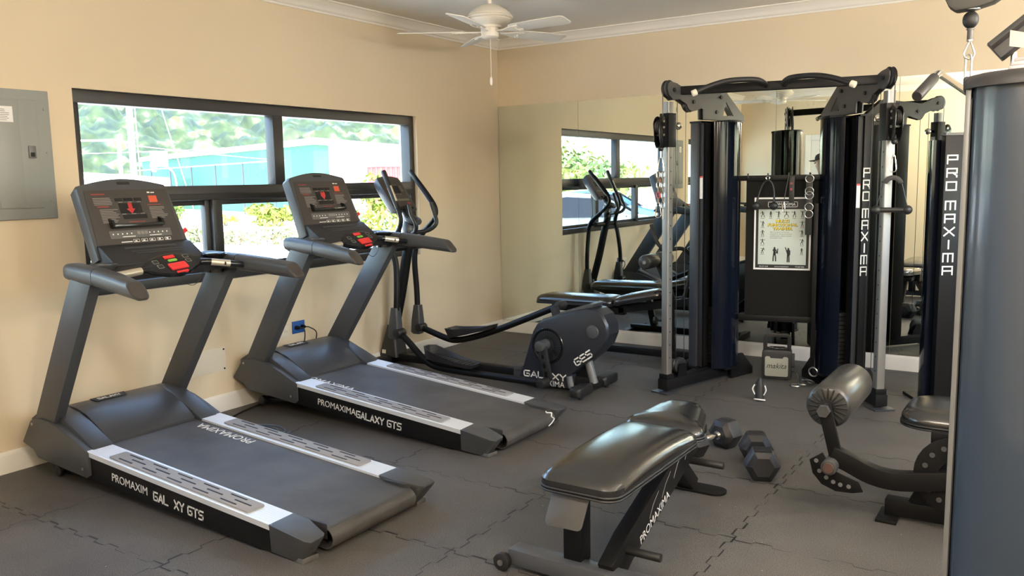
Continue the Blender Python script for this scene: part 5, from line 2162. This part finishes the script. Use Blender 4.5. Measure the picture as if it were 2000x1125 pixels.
capo = [(-.006, -.31)] + [(-.006, -.0)] + [(ce - .198 * cos(radians(a)), -.02 + .135 * sin(radians(a))) for a in range(20, 161, 8)] + [(.395, .0), (.395, -.31)]
k2 = lambda k, z: [PT(.19 + (p[0] - .19) * k, -.12 + (p[1] + .12) * k, z) for p in capo]
b.loft([k2(1, TH - .004), k2(1.0, TH + .006), k2(.985, TH + .016), k2(.93, TH + .028), k2(.85, TH + .032)])
BT(b, 'shroud_cap', M_plastd, ang=.7)
b = MB()
b.loft([k2(1, 0.0), k2(1, .03)])
BT(b, 'shroud_base', M_blk)
# frame, boom and overhead pulley
b = MB()
b.b2((4.98, -2.96, 0), (5.06, -2.88, 2.42), .004)
BT(b, 'rear_column', M_blk)
b = MB()
b.b2((4.98, -4.3, .02), (5.06, -2.9, .10), .004)
b.b2((4.75, -4.2, .02), (5.06, -4.12, .10), .004)
BT(b, 'base_rail', M_blk)
b = MB()
b.b2((4.98, -4.2, 2.28), (5.06, -2.9, 2.36), .004)
BT(b, 'top_rail', M_blk)
b = MB()
b.b2((4.34, -2.95, 2.30), (5.06, -2.89, 2.38), .004)
BT(b, 'boom', M_blk)
PX, PY = 4.279, -2.92
b = MB()
b.prism([(4.185, 2.33), (4.175, 2.22), (4.20, 2.165), (4.225, 2.145), (4.30, 2.15), (4.36, 2.165), (4.44, 2.22), (4.46, 2.33), (4.40, 2.42), (4.26, 2.42)], 'y', PY - .045, PY + .045)
ph_ = BT(b, 'pulley_cover', mat('pulley_cover_grey', (.045, .044, .038), .5), bev=.012)
b = MB()
b.lathe([(.034, .02), (.034, 0), (.020, -.004), (.014, -.006)], (PX, PY, 2.148), (0, 0, 1), 20)
BT(b, 'cable_guide', M_steel, ph_)
b = MB()
b.lathe([(0, 0), (.010, 0), (.018, -.004), (.025, -.012), (.029, -.022), (.030, -.032), (.029, -.042), (.025, -.052), (.018, -.060), (.012, -.064), (0, -.064)], (PX, PY, 2.142), (0, 0, 1), 28)
BT(b, 'stop_ball', M_rub, ph_)
b = MB()
b.cyl((PX, PY, 2.076), (PX, PY, 2.07), .014)
b.cyl((PX, PY, 2.07), (PX, PY, 2.03), .011)
cb_ = BT(b, 'cable_end', M_brk)
b = MB()
b.cyl((PX, PY, 2.031), (PX, PY, 2.026), .012)
BT(b, 'ferrule', M_chrome, cb_)
b = MB()
b.tube([V((PX, PY, 2.028)) + V((x * .022 * .84, x * .022 * .54, z)) for x, z in ((0, 0), (.35, -.014), (1, -.05), (.8, -.066), (0, -.074), (-.8, -.066), (-1, -.05), (-.35, -.014))], .0035, 8, closed=True)
BT(b, 'cable_loop', M_steel, cb_)
b = MB()
b.tube([V((PX, PY, 1.975)) + V((x * .010, 0, z)) for x, z in ((0, 0), (.7, -.005), (1.1, -.02), (1.0, -.11), (.5, -.125), (-.5, -.125), (-1.0, -.11), (-1.1, -.02), (-.7, -.005))], .0042, 8, closed=True)
BT(b, 'snap_hook', M_steel, cb_)
# lat bar
t = thing('lat_bar', 'chrome lat pulldown bar with angled black grips hanging from overhead cable', 'lat bar', (PX, PY, 1.82))
off = (PX, PY, 1.82)
hd = V((-.085, -.53, 0)).normalized()
cz_ = 1.822
for s in (1, -1):
    b = MB()
    c = V((PX, PY, cz_))
    p1 = c + hd * s * .40 + V((0, 0, .045))
    p2 = p1 + hd * s * .24 + V((0, 0, -.10))
    b.tube([c, c + (p1 - c) * .5, c + (p1 - c) * .96, p1 + V((0, 0, -.002)), p1 + (p2 - p1) * .06, p1 + (p2 - p1) * .3], .0135, 16)
    bar = b.build('bar_half', M_chrome, t, off)
    b = MB()
    b.tube([p1 + (p2 - p1) * .20, p1 + (p2 - p1) * .22, p1 + (p2 - p1) * .98, p2], [.016, .019, .019, .016], 16)
    b.build('hand_grip', M_rub, bar, off)
b = MB()
b.prismf([(-.018, -.012), (.018, -.012), (.018, .04), (.012, .05), (-.012, .05), (-.018, .04)], (PX, PY, cz_ + .012), (.84, .54, 0), (0, 0, 1), .008)
b.build('hanger_plate', M_blk, t, off, bev=.002)
# things on top of the shroud
ztop = TH + .032
t = thing('folded_towel', 'folded white towels stacked on top of the grey shrouded tower', 'towel', PT(.19, -.08, ztop))
off = t.location
for k in range(3):
    b = MB()
    z = ztop + k * .0105
    o2 = rrect(.088 + .006 * k, -.20, .34, .035 - .006 * k, .02, 4)
    b.loft([[PT(.2 + (p[0] - .2) * kk, -.08 + (p[1] + .08) * kk, z + dz_) for p in o2] for kk, dz_ in ((.98, 0), (1, .003), (1, .007), (.98, .0102))])
    b.build('towel_fold', M_towel, t, off)
t = thing('instruction_placard', 'black instruction placard board tilted above the grey shrouded tower', 'placard', PT(.28, -.10, ztop))
off = t.location
q0 = PT(.040, -.10, ztop + .082)
exx = (dx * .77 + V((0, 0, .64))).normalized()
eyy = (dx * .64 - V((0, 0, .77))).normalized()
b = MB()
sec = [(0, 0), (.058, 0), (.060, .012), (.050, .020), (.040, .016), (.022, .016), (.012, .024), (0, .018)]
b.loft([[q0 + exx * k + eyy * p[0] + dn * p[1] for p in sec] for k in (0, .40)])
bd = b.build('board', M_plastd, t, off, bev=.0015)
b = MB()
b.loft([[q0 + exx * k + eyy * p[0] + dn * p[1] for p in ((.001, -.003), (.058, -.003), (.058, 0), (.001, 0))] for k in (-.002, .40)])
b.build('backing', M_brk, bd, off)
b = MB()
b.cyl(q0 + exx * .03 + eyy * .058, q0 + exx * .03 + eyy * .058 + V((0, 0, -.075)), .007)
b.cyl(q0 + exx * .25 + eyy * .05, PT(.26, -.10, ztop), .008)
b.build('stand', M_steel, t, off)
t = thing('paper_sheet', 'curled white paper sheet under the black placard on the tower', 'paper', PT(.20, .0, ztop + .04))
off = t.location
b = MB()
sec = []
for i in range(9):
    s = .088 + .035 * i
    zz = ztop + .092 - .010 * i
    z2 = ztop + .052 - .034 * min(1, i / 4)
    sec.append([PT(s, .045, zz), PT(s, .046, zz), PT(s, .066 + .01 * sin(i), z2), PT(s, .065 + .01 * sin(i), z2)])
b.loft(sec)
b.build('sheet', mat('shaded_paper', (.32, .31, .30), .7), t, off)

# ================================================================== SECOND TOWER WITH VERTICAL LETTERING
a0, a1 = V((4.008, -1.0, 0)), V((4.20, -.888, 0))
ex = (a1 - a0).normalized()
en = V((ex.y, -ex.x, 0))
t = thing('weight_stack_tower', 'black weight tower with silver vertical lettering beside the grey foreground tower', 'weight machine', (a0 + a1) / 2)
off = t.location
PT2 = lambda s, d, z: a0 + ex * s + en * d + V((0, 0, z))
b = MB()
b.loft([[PT2(0, 0, z), PT2(.215, 0, z), PT2(.215, -.06, z), PT2(0, -.06, z)] for z in (0, 1.725)])
fp = b.build('front_panel', M_blk, t, off, bev=.004)
b = MB()
b.loft([[PT2(-.003, .004, z), PT2(.218, .004, z), PT2(.218, -.065, z), PT2(-.003, -.065, z)] for z in (1.725, 1.742)])
b.build('panel_cap', M_brk, t, off)
b = MB()
z = 1.552
for ch in ['P', 'R', 'O', None, 'M', 'A', 'X', 'I', 'M', 'A']:
    if ch is None:
        z -= .038
        continue
    strokes(b, [[(p[0] * .060, p[1] * .050) for p in pl] for pl in GL[ch]], PT2(.016, .0004, z), ex, (0, 0, 1), .009, .0009)
    z -= .082
b.build('panel_lettering', M_print, fp, off)
b = MB()
rg = [(.11 + .15 * cos(radians(a)), -.06 - .26 * sin(radians(a))) for a in range(0, 181, 8)]
b.loft([[PT2(p[0], p[1], z) for p in rg] for z in (.02, 1.70)])
b.build('weight_shroud', M_shroud, t, off, ang=.5)
b = MB()
b.loft([[PT2(p[0], p[1], z) for p in ((-.06, -.33), (.28, -.33), (.28, .02), (-.06, .02))] for z in (0, .02)])
b.build('tower_base', M_blk, t, off)

# ================================================================== OUTSIDE
def leaf_mat(name, c1, c2, sc=1.5):
    m = bpy.data.materials.new(name)
    m.use_nodes = True
    n = m.node_tree.nodes
    L = m.node_tree.links
    p = n['Principled BSDF']
    p.inputs['Roughness'].default_value = .6
    tc = n.new('ShaderNodeTexCoord')
    t_ = n.new('ShaderNodeTexNoise')
    t_.inputs['Scale'].default_value = sc
    t_.inputs['Detail'].default_value = 4
    L.new(tc.outputs['Object'], t_.inputs['Vector'])
    r = n.new('ShaderNodeValToRGB')
    r.color_ramp.elements[0].position = .36
    r.color_ramp.elements[1].position = .64
    r.color_ramp.elements[0].color = (*c1, 1)
    r.color_ramp.elements[1].color = (*c2, 1)
    L.new(t_.outputs['Fac'], r.inputs[0])
    L.new(r.outputs[0], p.inputs['Base Color'])
    return m


def foliage(name, c, rad, n, size, m, parent, off, seed=1, flat=0.0):
    rnd = random.Random(seed)
    bm = bmesh.new()
    blobs = [(V((rnd.uniform(-.6, .6), rnd.uniform(-.6, .6), rnd.uniform(-.5, .55))), rnd.uniform(.35, .6)) for _ in range(9)]
    for i in range(n):
        bc, br = blobs[i % 9]
        d = V((rnd.gauss(0, 1), rnd.gauss(0, 1), rnd.gauss(0, 1))).normalized() * br * rnd.uniform(.6, 1.05)
        q = bc + d
        p = V(c) + V((q.x * rad[0], q.y * rad[1], max(q.z, -.95) * rad[2]))
        s = size * rnd.uniform(.6, 1.3)
        e = (d.normalized() + V((rnd.gauss(0, .5), rnd.gauss(0, .5), rnd.gauss(0, .5)))).normalized()
        a = e.cross(V((rnd.gauss(0, 1), rnd.gauss(0, 1), rnd.gauss(0, 1)))).normalized()
        k = e.cross(a)
        vs = [bm.verts.new(p + a * s * x + k * s * y * .5) for x, y in ((-1, 0), (-.3, -.8), (.5, -.6), (1, 0), (.5, .6), (-.3, .8))]
        bm.faces.new(vs)
    b = MB()
    b.bm.free()
    b.bm = bm
    me = bpy.data.meshes.new(name)
    bmesh.ops.translate(bm, verts=bm.verts[:], vec=-V(off))
    bm.to_mesh(me)
    bm.free()
    me.materials.append(m)
    o = bpy.data.objects.new(name, me)
    COL.objects.link(o)
    o.parent = parent
    return o


GZ = -.25
M_conc = mat('pale_concrete', (.78, .74, .66), .8, vary=.08, vscale=.3)
M_bark = mat('bark', (.18, .13, .09), .8)
M_croton = leaf_mat('croton_leaves', (.10, .17, .015), (.24, .22, .02), 2.5)
M_bushg = leaf_mat('bush_leaves', (.07, .14, .015), (.17, .22, .03), 3.0)
M_low = leaf_mat('low_plant_leaves', (.11, .14, .05), (.22, .21, .09), 4.0)
M_treel = leaf_mat('tree_leaves', (.12, .20, .06), (.30, .30, .06), .35)
b = MB()
b.b2((-140, -90, GZ - .3), (-.2, 110, GZ))
b.b2((-.2, -90, GZ - .3), (60, RY - .2, GZ))
b.b2((RX + .2, RY - .2, GZ - .3), (60, 40, GZ))
struct(b.build('ground', M_conc, smooth=False), 'bright pale concrete ground outside the windows')


def bush(label, c, rad, n, size, m, seed, cat='bush', group=None):
    t = thing('shrub' if cat == 'bush' else 'tree', label, cat, (c[0], c[1], GZ), 0, group)
    off = t.location
    foliage('foliage', (c[0], c[1], c[2]), rad, n, size, m, t, off, seed)
    b = MB()
    for k in range(4 if cat == 'bush' else 3):
        a = k * 2.1 + seed
        b.tube([(c[0] + .05 * cos(a) * rad[0], c[1] + .05 * sin(a) * rad[1], GZ - .02), (c[0] + .3 * cos(a) * rad[0], c[1] + .3 * sin(a) * rad[1], c[2] + .2 * rad[2])], .03 if cat == 'bush' else .14, 6)
    b.build('stem' if cat == 'bush' else 'trunk', M_bark, t, off)
    return t


bush('wide yellow green shrub before the green court screen outside', (-23.4, 17.75, .16), (1.55, 1.2, .55), 900, .13, M_croton, 3)
bush('small orange yellow shrub left of the wide shrub outside', (-25.6, 16.8, -.02), (.5, .5, .28), 260, .09, leaf_mat('orange_croton', (.45, .30, .03), (.35, .33, .05)), 4)
bush('tall yellow green shrub outside, seen between treadmill console and elliptical', (-16.2, 16.9, .62), (1.15, 1.15, 1.2), 1300, .13, M_croton, 5)
bush('green shrub outside the lower left window pane', (-31.5, 18.0, .35), (1.0, 1.0, .75), 500, .12, M_bushg, 6)
for k, (c, lb_) in enumerate((((-17.6, 9.6, -.05), 'pale low plant outside by the lower left pane'), ((-15.6, 9.3, -.08), 'pale low plant outside right of the window mullion'),
                             ((-14.6, 9.9, -.05), 'pale low plant outside in the middle of the row'), ((-13.4, 10.6, -.08), 'pale low plant outside close behind the further treadmill console'))):
    bush(lb_, c, (.95, .8, .34), 260, .09, M_low, 20 + k, group='low plants outside the window')
# green screened building with white roof
Rc, Lc, Sc = V((-29.6, 26.0, 0)), V((-60.8, 36.2, 0)), V((-34.0, 41.0, 0))
M_teal = mat('green_court_screen', (.026, .110, .075), .7, vary=.06, vscale=.4)
M_wroof = mat('white_metal_roof', (.78, .78, .76), .6)
t = thing('court_building', 'long green walled building with white roof across the yard', 'building', (-45, 31, GZ))
off = t.location
b = MB()
Bc = Lc + (Sc - Rc)
b.loft([[V((p.x, p.y, z)) for p in (Lc, Rc, Rc + (Sc - Rc) * .1, Lc + (Sc - Rc) * .1)] for z in (GZ, 3.6)])
b.build('green_wall', M_teal, t, off, smooth=False)
b = MB()
b.loft([[V((p.x, p.y, z)) for p in (Rc + (Sc - Rc) * .1, Sc, Bc, Lc + (Sc - Rc) * .1)] for z in (GZ, 3.6)])
b.build('side_wall', M_wroof, t, off, smooth=False)
b = MB()
c_ = (Lc + Rc + Sc + Bc) / 4
gr = lambda k, z: [V((c_.x + (p.x - c_.x) * k, c_.y + (p.y - c_.y) * k, z)) for p in (Lc, Rc, Sc, Bc)]
b.loft([gr(1.02, 3.6), gr(1.02, 3.95), gr(.9, 4.02)])
b.build('roof', M_wroof, t, off, smooth=False)
# court fence with posts
d = (Lc - Rc).normalized()
nrm = V((-.31, -.95, 0)).normalized()
p0 = Rc + d * .8 + nrm * 2.0
t = thing('court_fence', 'thin metal fence posts and top rail before the green building', 'fence', (p0.x, p0.y, GZ))
off = t.location
b = MB()
b.cyl(p0 + V((0, 0, 2.75)), p0 + d * 29 + V((0, 0, 2.75)), .04, n=8)
b.build('top_rail', M_steel, t, off)
for k in range(7):
    b = MB()
    q = p0 + d * k * 4.5
    b.cyl(q + V((0, 0, GZ)), q + V((0, 0, 2.8)), .045, n=8)
    b.build('post', M_bluesteel, t, off)
# basketball hoop
hp = V((-44.1, 26.4, 0))
t = thing('basketball_hoop', 'white basketball backboard with orange rim and net across the yard', 'basketball hoop', (hp.x, hp.y, GZ))
off = t.location
ex = V((.80, .60, 0)).normalized()
en = V((.60, -.80, 0)).normalized()
b = MB()
b.loft([[hp + ex * x + en * y + V((0, 0, z)) for x, y in ((-.55, 0), (.55, 0), (.55, -.05), (-.55, -.05))] for z in (2.75, 3.75)])
b.build('backboard', M_white, t, off)
b = MB()
b.torus(hp + en * .30 - ex * .25 + V((0, 0, 2.85)), .24, .025, (0, 0, 1), 20, 6)
rm = b.build('rim', M_orange, t, off)
b = MB()
for k in range(12):
    a = 2 * pi * k / 12
    for s in (-1, 1):
        b.tube([hp + en * .30 - ex * .25 + V((.24 * cos(a), .24 * sin(a), 2.84)), hp + en * .30 - ex * .25 + V((.12 * cos(a + s * .5), .12 * sin(a + s * .5), 2.42))], .012, 4)
b.build('net', M_white, rm, off)
b = MB()
b.tube(spline([hp + V((0, 0, 2.9)), hp - en * .5 + ex * .5 + V((0, 0, 2.6)), hp - en * .9 + ex * .7 + V((0, 0, 1.9)), hp - en * .9 + ex * .7 + V((0, 0, GZ))], 5), .07, 8)
b.build('hoop_pole', M_steel, t, off)
# red container and white store right of it
t = thing('red_container', 'red corrugated shipping container behind the tall shrub', 'container', (-28.5, 34, GZ))
off = t.location
b = MB()
ca, cb2 = V((-31.2, 31.9, 0)), V((-25.6, 34.6, 0))
d = (cb2 - ca).normalized()
n2 = V((-d.y, d.x, 0))
outl = []
N = 40
for i in range(N):
    s = (cb2 - ca).length / N
    outl += [ca + d * s * i + n2 * (0 if i % 2 else .05), ca + d * s * (i + .8) + n2 * (0 if i % 2 else .05)]
outl += [cb2 + n2 * 2.4, ca + n2 * 2.4]
b.loft([[V((p.x, p.y, z)) for p in outl] for z in (GZ, 2.45)])
b.build('container_wall', mat('faded_red_steel', (.33, .05, .05), .6), t, off, smooth=False)
b = MB()
b.loft([[V((p.x, p.y, z)) for p in (ca - d * .1 - n2 * .05, cb2 + d * .1 - n2 * .05, cb2 + d * .1 + n2 * 2.5, ca - d * .1 + n2 * 2.5)] for z in (2.45, 2.85)])
b.build('container_roof', M_wroof, t, off, smooth=False)
# white shed at the far left
t = thing('white_shed', 'low white shed behind the utility pole outside', 'shed', (-52, 20.5, GZ))
off = t.location
b = MB()
b.prism([(18.5, GZ), (30.5, GZ), (30.5, 2.1), (24, 2.5), (20.5, 3.1), (18.5, 3.1)], 'x', -58, -49)
b.build('shed_wall', M_wroof, t, off, smooth=False)
b = MB()
b.b2((-49.0, 20.4, GZ), (-48.9, 22.2, 1.9))
b.build('shed_door', M_edge, t, off)
# utility pole and wires
pp_ = V((-24.0, 11.6, 0))
t = thing('utility_pole', 'pale utility pole with guy wire outside the left window pane', 'utility pole', (pp_.x, pp_.y, GZ))
off = t.location
b = MB()
b.cyl(pp_ + V((0, 0, GZ)), pp_ + V((0, 0, 8)), .12, .10, n=14)
b.build('pole_shaft', mat('pale_pole', (.62, .62, .58), .7), t, off)
b = MB()
q = pp_ + V((-.4, -.25, 0))
b.cyl(q + V((0, 0, GZ)), q + V((0, 0, 3.2)), .07, n=10)
b.cyl(q + V((0, 0, 3.2)), q + V((-3, -2.2, 3.2)), .035, n=8)
b.build('service_mast', M_wroof, t, off)
b = MB()
b.cyl(pp_ + V((.25, .1, GZ)), pp_ + V((.18, .08, 8)), .02, n=6)
b.build('riser_conduit', M_steel, t, off)
for k, (a, c2) in enumerate((((.5, .9, 4.6), (1.75, 1.3, .2)), ((0, 0, 3.0), (-20, 34, 3.2)), ((0, 0, 1.95), (-6, -4.5, 2.0)))):
    b = MB()
    p, q = pp_ + V(a), pp_ + V(c2)
    b.tube([p + (q - p) * i / 10 + V((0, 0, -.25 * sin(pi * i / 10) * (k == 1))) for i in range(11)], .014, 5)
    b.build('wire', M_wroof, t, off)
t = thing('distant_pole', 'thin white pole carrying wires behind the building roof', 'utility pole', (-62, 61, GZ))
b = MB()
b.cyl((-62, 61, GZ), (-62, 61, 6.0), .12, n=8)
b.build('pole_shaft', M_wroof, t, t.location)
for dx_, dy_, dz_ in ((-40, -40, 5.2), (20, 12, 3.9)):
    b = MB()
    p, q = V((-62, 61, 5.9)), V((-62 + dx_, 61 + dy_, dz_))
    b.tube([p + (q - p) * i / 10 + V((0, 0, -.6 * sin(pi * i / 10))) for i in range(11)], .03, 5)
    b.build('wire', M_wroof, t, t.location)
# wooded hillside
from mathutils import noise as NZ
M_hill = leaf_mat('wooded_hillside', (.014, .025, .007), (.066, .080, .024), .35)
n = M_hill.node_tree.nodes
L = M_hill.node_tree.links
rp_ = [k for k in n if k.type == 'VALTORGB'][0]
tx_ = [k for k in n if k.type == 'TEX_NOISE'][0]
tx_.inputs['Detail'].default_value = 10
e_ = rp_.color_ramp.elements.new(.52)
e_.color = (.034, .054, .014, 1)
e_ = rp_.color_ramp.elements.new(.60)
e_.color = (.095, .078, .052, 1)
bm = bmesh.new()
NA, NR = 300, 150
gr_ = []
for i in range(NR + 1):
    row = []
    r = 105 + 330 * (i / NR) ** 1.3
    for j in range(NA + 1):
        az = radians(100 + 90 * j / NA)          # from +y round to -x
        x, y = r * cos(az), r * sin(az)
        k = min(1, max(0, (j / NA) / .12)) * min(1, max(0, (1 - j / NA) / .16))
        h = 100 * (i / NR) ** 1.15 * k * (.85 + .3 * NZ.noise(V((x, y, 0)) * .008))
        bump_ = NZ.noise(V((x, y, 3)) * .05) * 2.0 + abs(NZ.noise(V((x, y, 9)) * .24)) * 2.3 + NZ.noise(V((x, y, 4)) * .5) * 1.8
        row.append(bm.verts.new((x, y, GZ - .5 + h + bump_ * k * min(1, i / 4))))
    gr_.append(row)
for i in range(NR):
    for j in range(NA):
        bm.faces.new((gr_[i][j], gr_[i + 1][j], gr_[i + 1][j + 1], gr_[i][j + 1]))
b = MB()
b.bm.free()
b.bm = bm
struct(b.build('hillside', M_hill, smooth=True, ang=3), 'hazy green wooded hillside outside the window')
# tree and cars that only the mirror shows
bush('broad green tree across the car park, seen in the mirror through the window', (-24.5, -45.5, 1.9), (7.5, 6.0, 2.6), 3500, .30, M_treel, 31, 'tree')
bush('yellow green tree left of the broad tree, seen in the mirror', (-31.5, -45.5, 1.2), (5.5, 5.0, 2.1), 2200, .28, leaf_mat('yellow_tree_leaves', (.30, .30, .05), (.42, .34, .07), .5), 33, 'tree')


def car(label, loc, rz, paint):
    t = thing('parked_car', label, 'car', loc, rz, 'cars parked outside')
    half = [(-2.15, .35), (-2.2, .62), (-2.12, .88), (-1.5, .95), (-.95, 1.38), (-.2, 1.46), (.55, 1.40), (1.25, 1.0), (1.95, .86), (2.18, .68), (2.2, .40), (2.1, .30), (-2.05, .28)]
    def sec(y, k, cut):
        return [V((p[0] * (1 - .02 * (k < 1)), y * (1 if p[1] < 1.0 else .80), p[1])) for p in half]
    b = MB()
    b.loft([sec(-.86, .9, 0), sec(-.80, 1, 0), sec(.80, 1, 0), sec(.86, .9, 0)])
    b.build('body', paint, t, bev=.03)
    for s in (-1, 1):
        b = MB()
        b.loft([[V((p[0], s * y, p[1])) for p, y in zip(((-.95, .98), (1.0, .98), (.50, 1.34), (-.2, 1.39), (-.78, 1.33)), (.865, .865, .70, .70, .70))], [V((p[0], s * (y + .012), p[1])) for p, y in zip(((-.95, .98), (1.0, .98), (.50, 1.34), (-.2, 1.39), (-.78, 1.33)), (.865, .865, .70, .70, .70))]])
        b.build('side_window', M_faced, t)
        for x in (-1.35, 1.35):
            b = MB()
            b.cyl((x, s * .70, .32), (x, s * .88, .32), .32, bev=.04, n=24)
            w = b.build('wheel', M_rub, t)
            b = MB()
            b.cyl((x, s * .875, .32), (x, s * .89, .32), .19, n=20)
            b.build('hubcap', M_steel, w)
        b = MB()
        b.sphere((.85, s * .95, 1.0), .1, (1, .8, .7), 10)
        b.build('wing_mirror', paint, t)
    b = MB()
    b.loft([[V((1.22, y, 1.03)) for y in (-.72, .72)] + [V((.60, y, 1.40)) for y in (.62, -.62)], [V((1.25, y, 1.04)) for y in (-.72, .72)] + [V((.63, y, 1.41)) for y in (.62, -.62)]])
    b.build('windscreen', M_faced, t)
    return t


M_carp = mat('silver_car_paint', (.45, .50, .55), .25, metal=.3, coat=.5)
car('silver car parked close outside, seen in the mirror through the lower window pane', (-3.9, -8.6, GZ), radians(-33), M_carp)
car('blue car parked beyond the silver car, seen in the mirror', (-5.6, -12.6, GZ), radians(-33), mat('blue_car_paint', (.10, .22, .42), .25, metal=.2, coat=.5))

# ================================================================== PERSON (only the capped head shows, in the mirror)
PXY = V((1.575, -6.42, 0))
t = thing('person', 'person in a dark baseball cap, seen over the hook rail in the mirror', 'person', PXY, pi)
M_skin = mat('skin', (.42, .25, .17), .5)
M_shirt = mat('grey_shirt', (.10, .10, .11), .8)
M_short = mat('dark_trousers', (.02, .022, .03), .8)


def skinned(name, verts, edges, m, parent, root=0):
    me = bpy.data.meshes.new(name)
    me.from_pydata([v[0] for v in verts], edges, [])
    o = bpy.data.objects.new(name, me)
    COL.objects.link(o)
    o.modifiers.new('skin', 'SKIN')
    for i, v in enumerate(verts):
        r_ = v[1] if isinstance(v[1], tuple) else (v[1], v[1])
        me.skin_vertices[0].data[i].radius = r_
        me.skin_vertices[0].data[i].use_root = (i == root)
    s = o.modifiers.new('sub', 'SUBSURF')
    s.levels = s.render_levels = 2
    bpy.context.view_layer.update()
    m2 = bpy.data.meshes.new_from_object(o.evaluated_get(bpy.context.evaluated_depsgraph_get()))
    bpy.data.objects.remove(o)
    for p in m2.polygons:
        p.use_smooth = True
    m2.materials.clear()
    m2.materials.append(m)
    m2.name = name
    o = bpy.data.objects.new(name, m2)
    COL.objects.link(o)
    o.parent = parent
    return o


# faces local +x
vs, es = [], []


def add(p, r, par=None):
    vs.append((p, r))
    if par is not None:
        es.append((par, len(vs) - 1))
    return len(vs) - 1


pel = add((0, 0, .95), (.15, .12))
w1 = add((0, 0, 1.12), (.135, .105), pel)
ch = add((0, 0, 1.30), (.155, .115), w1)
nb = add((-.01, 0, 1.45), (.075, .07), ch)
nk = add((.0, 0, 1.53), .055, nb)
h0 = add((.015, 0, 1.60), (.075, .085), nk)
h1 = add((.012, 0, 1.69), (.078, .098), h0)
h2 = add((.0, 0, 1.755), (.060, .072), h1)
for s in (-1, 1):
    hip = add((0, s * .10, .86), .088, pel)
    kn = add((.02, s * .11, .48), .058, hip)
    an = add((-.01, s * .115, .10), .042, kn)
    he = add((.02, s * .118, .045), .040, an)
    add((.17, s * .13, .03), .030, he)
    sh = add((-.01, s * .19, 1.40), .062, ch)
    el = add((-.03, s * .245, 1.12), .045, sh)
    wr = add((.06, s * .25, .90), .030, el)
    pm = add((.085, s * .25, .83), (.022, .038), wr)
    for k in range(4):
        f1 = add((.075 + .018 * k, s * (.262 - .0 * k), .775 - .003 * k), .0095, pm)
        f2 = add((.085 + .018 * k, s * .258, .735 + .004 * abs(k - 1)), .0085, f1)
        add((.082 + .016 * k, s * .248, .705 + .005 * abs(k - 1)), .0075, f2)
    th = add((.115, s * .235, .84), .011, pm)
    add((.125, s * .225, .80), .009, th)
body = skinned('body', vs, es, M_skin, t)
# face
b = MB()
b.loft([[V(p) for p in ((.098, -.012, 1.66), (.098, .012, 1.66), (.092, .005, 1.695), (.092, -.005, 1.695))], [V(p) for p in ((.128, -.009, 1.655), (.128, .009, 1.655), (.108, .003, 1.69), (.108, -.003, 1.69))]])
b.build('nose', M_skin, t, bev=.003)
for s in (-1, 1):
    b = MB()
    b.sphere((.088, s * .032, 1.695), .013, n=10)
    e_ = b.build('eye', M_white, t)
    b = MB()
    b.sphere((.098, s * .032, 1.695), .006, n=8)
    b.build('iris', M_ink, e_)
    b = MB()
    b.sphere((.0, s * .085, 1.675), .032, (.7, .3, 1), 12)
    b.build('ear', M_skin, t)
b = MB()
b.b2((.090, -.024, 1.620), (.099, .024, 1.628), .003)
b.build('mouth', M_printr, t)
b = MB()
b.lathe([(.092, 0), (.094, .03), (.082, .07), (.050, .095), (0, .104)], (.0, 0, 1.715), n=24)
b.bm.transform(Matrix.Translation((0.0, 0, 0)))
for v in b.bm.verts:
    v.co.x *= 1.14
    v.co.x += .005
capm = mat('dark_cap_cloth', (.018, .018, .02), .8)
cp = b.build('cap', capm, t, ang=1.2)
b = MB()
b.loft([[V((.05 + .15 * k * (1 - (y / .085) ** 2 * .35), y, 1.722 - .02 * k - (y / .085) ** 2 * .012)) for y in (-.085, -.06, -.03, 0, .03, .06, .085)] + [V((.05 + .15 * k * (1 - (y / .085) ** 2 * .35), y, 1.729 - .02 * k - (y / .085) ** 2 * .012)) for y in (.085, .06, .03, 0, -.03, -.06, -.085)] for k in (0, .35, .7, 1)])
b.build('cap_visor', capm, cp)
# clothes follow the body
sv, se = [], []
def add2(p, r, par=None):
    sv.append((p, r))
    if par is not None:
        se.append((par, len(sv) - 1))
    return len(sv) - 1
a_ = add2((0, 0, .93), (.17, .14))
b_ = add2((0, 0, 1.12), (.152, .122), a_)
c2 = add2((0, 0, 1.31), (.172, .132), b_)
add2((-.01, 0, 1.44), (.09, .085), c2)
for s in (-1, 1):
    q = add2((-.01, s * .195, 1.40), .078, c2)
    add2((-.025, s * .235, 1.20), .068, q)
skinned('shirt', sv, se, M_shirt, t)
sv, se = [], []
a_ = add2((0, 0, .93), (.165, .135))
for s in (-1, 1):
    q = add2((0, s * .10, .84), .105, a_)
    k_ = add2((.02, s * .112, .48), .080, q)
    add2((-.005, s * .116, .10), .062, k_)
skinned('trousers', sv, se, M_short, t)
for s in (-1, 1):
    b = MB()
    b.loft([[V((x, s * .12 + y * w, z)) for y in (-1, -.5, .5, 1)] + [V((x, s * .12 + y * w, z2)) for y in (1, .5, -.5, -1)] for x, w, z, z2 in ((-.07, .035, .0, .09), (-.02, .045, 0, .11), (.10, .050, 0, .085), (.19, .042, 0, .055), (.215, .025, .005, .035))])
    b.build('shoe', M_rub, t, ang=1.0)
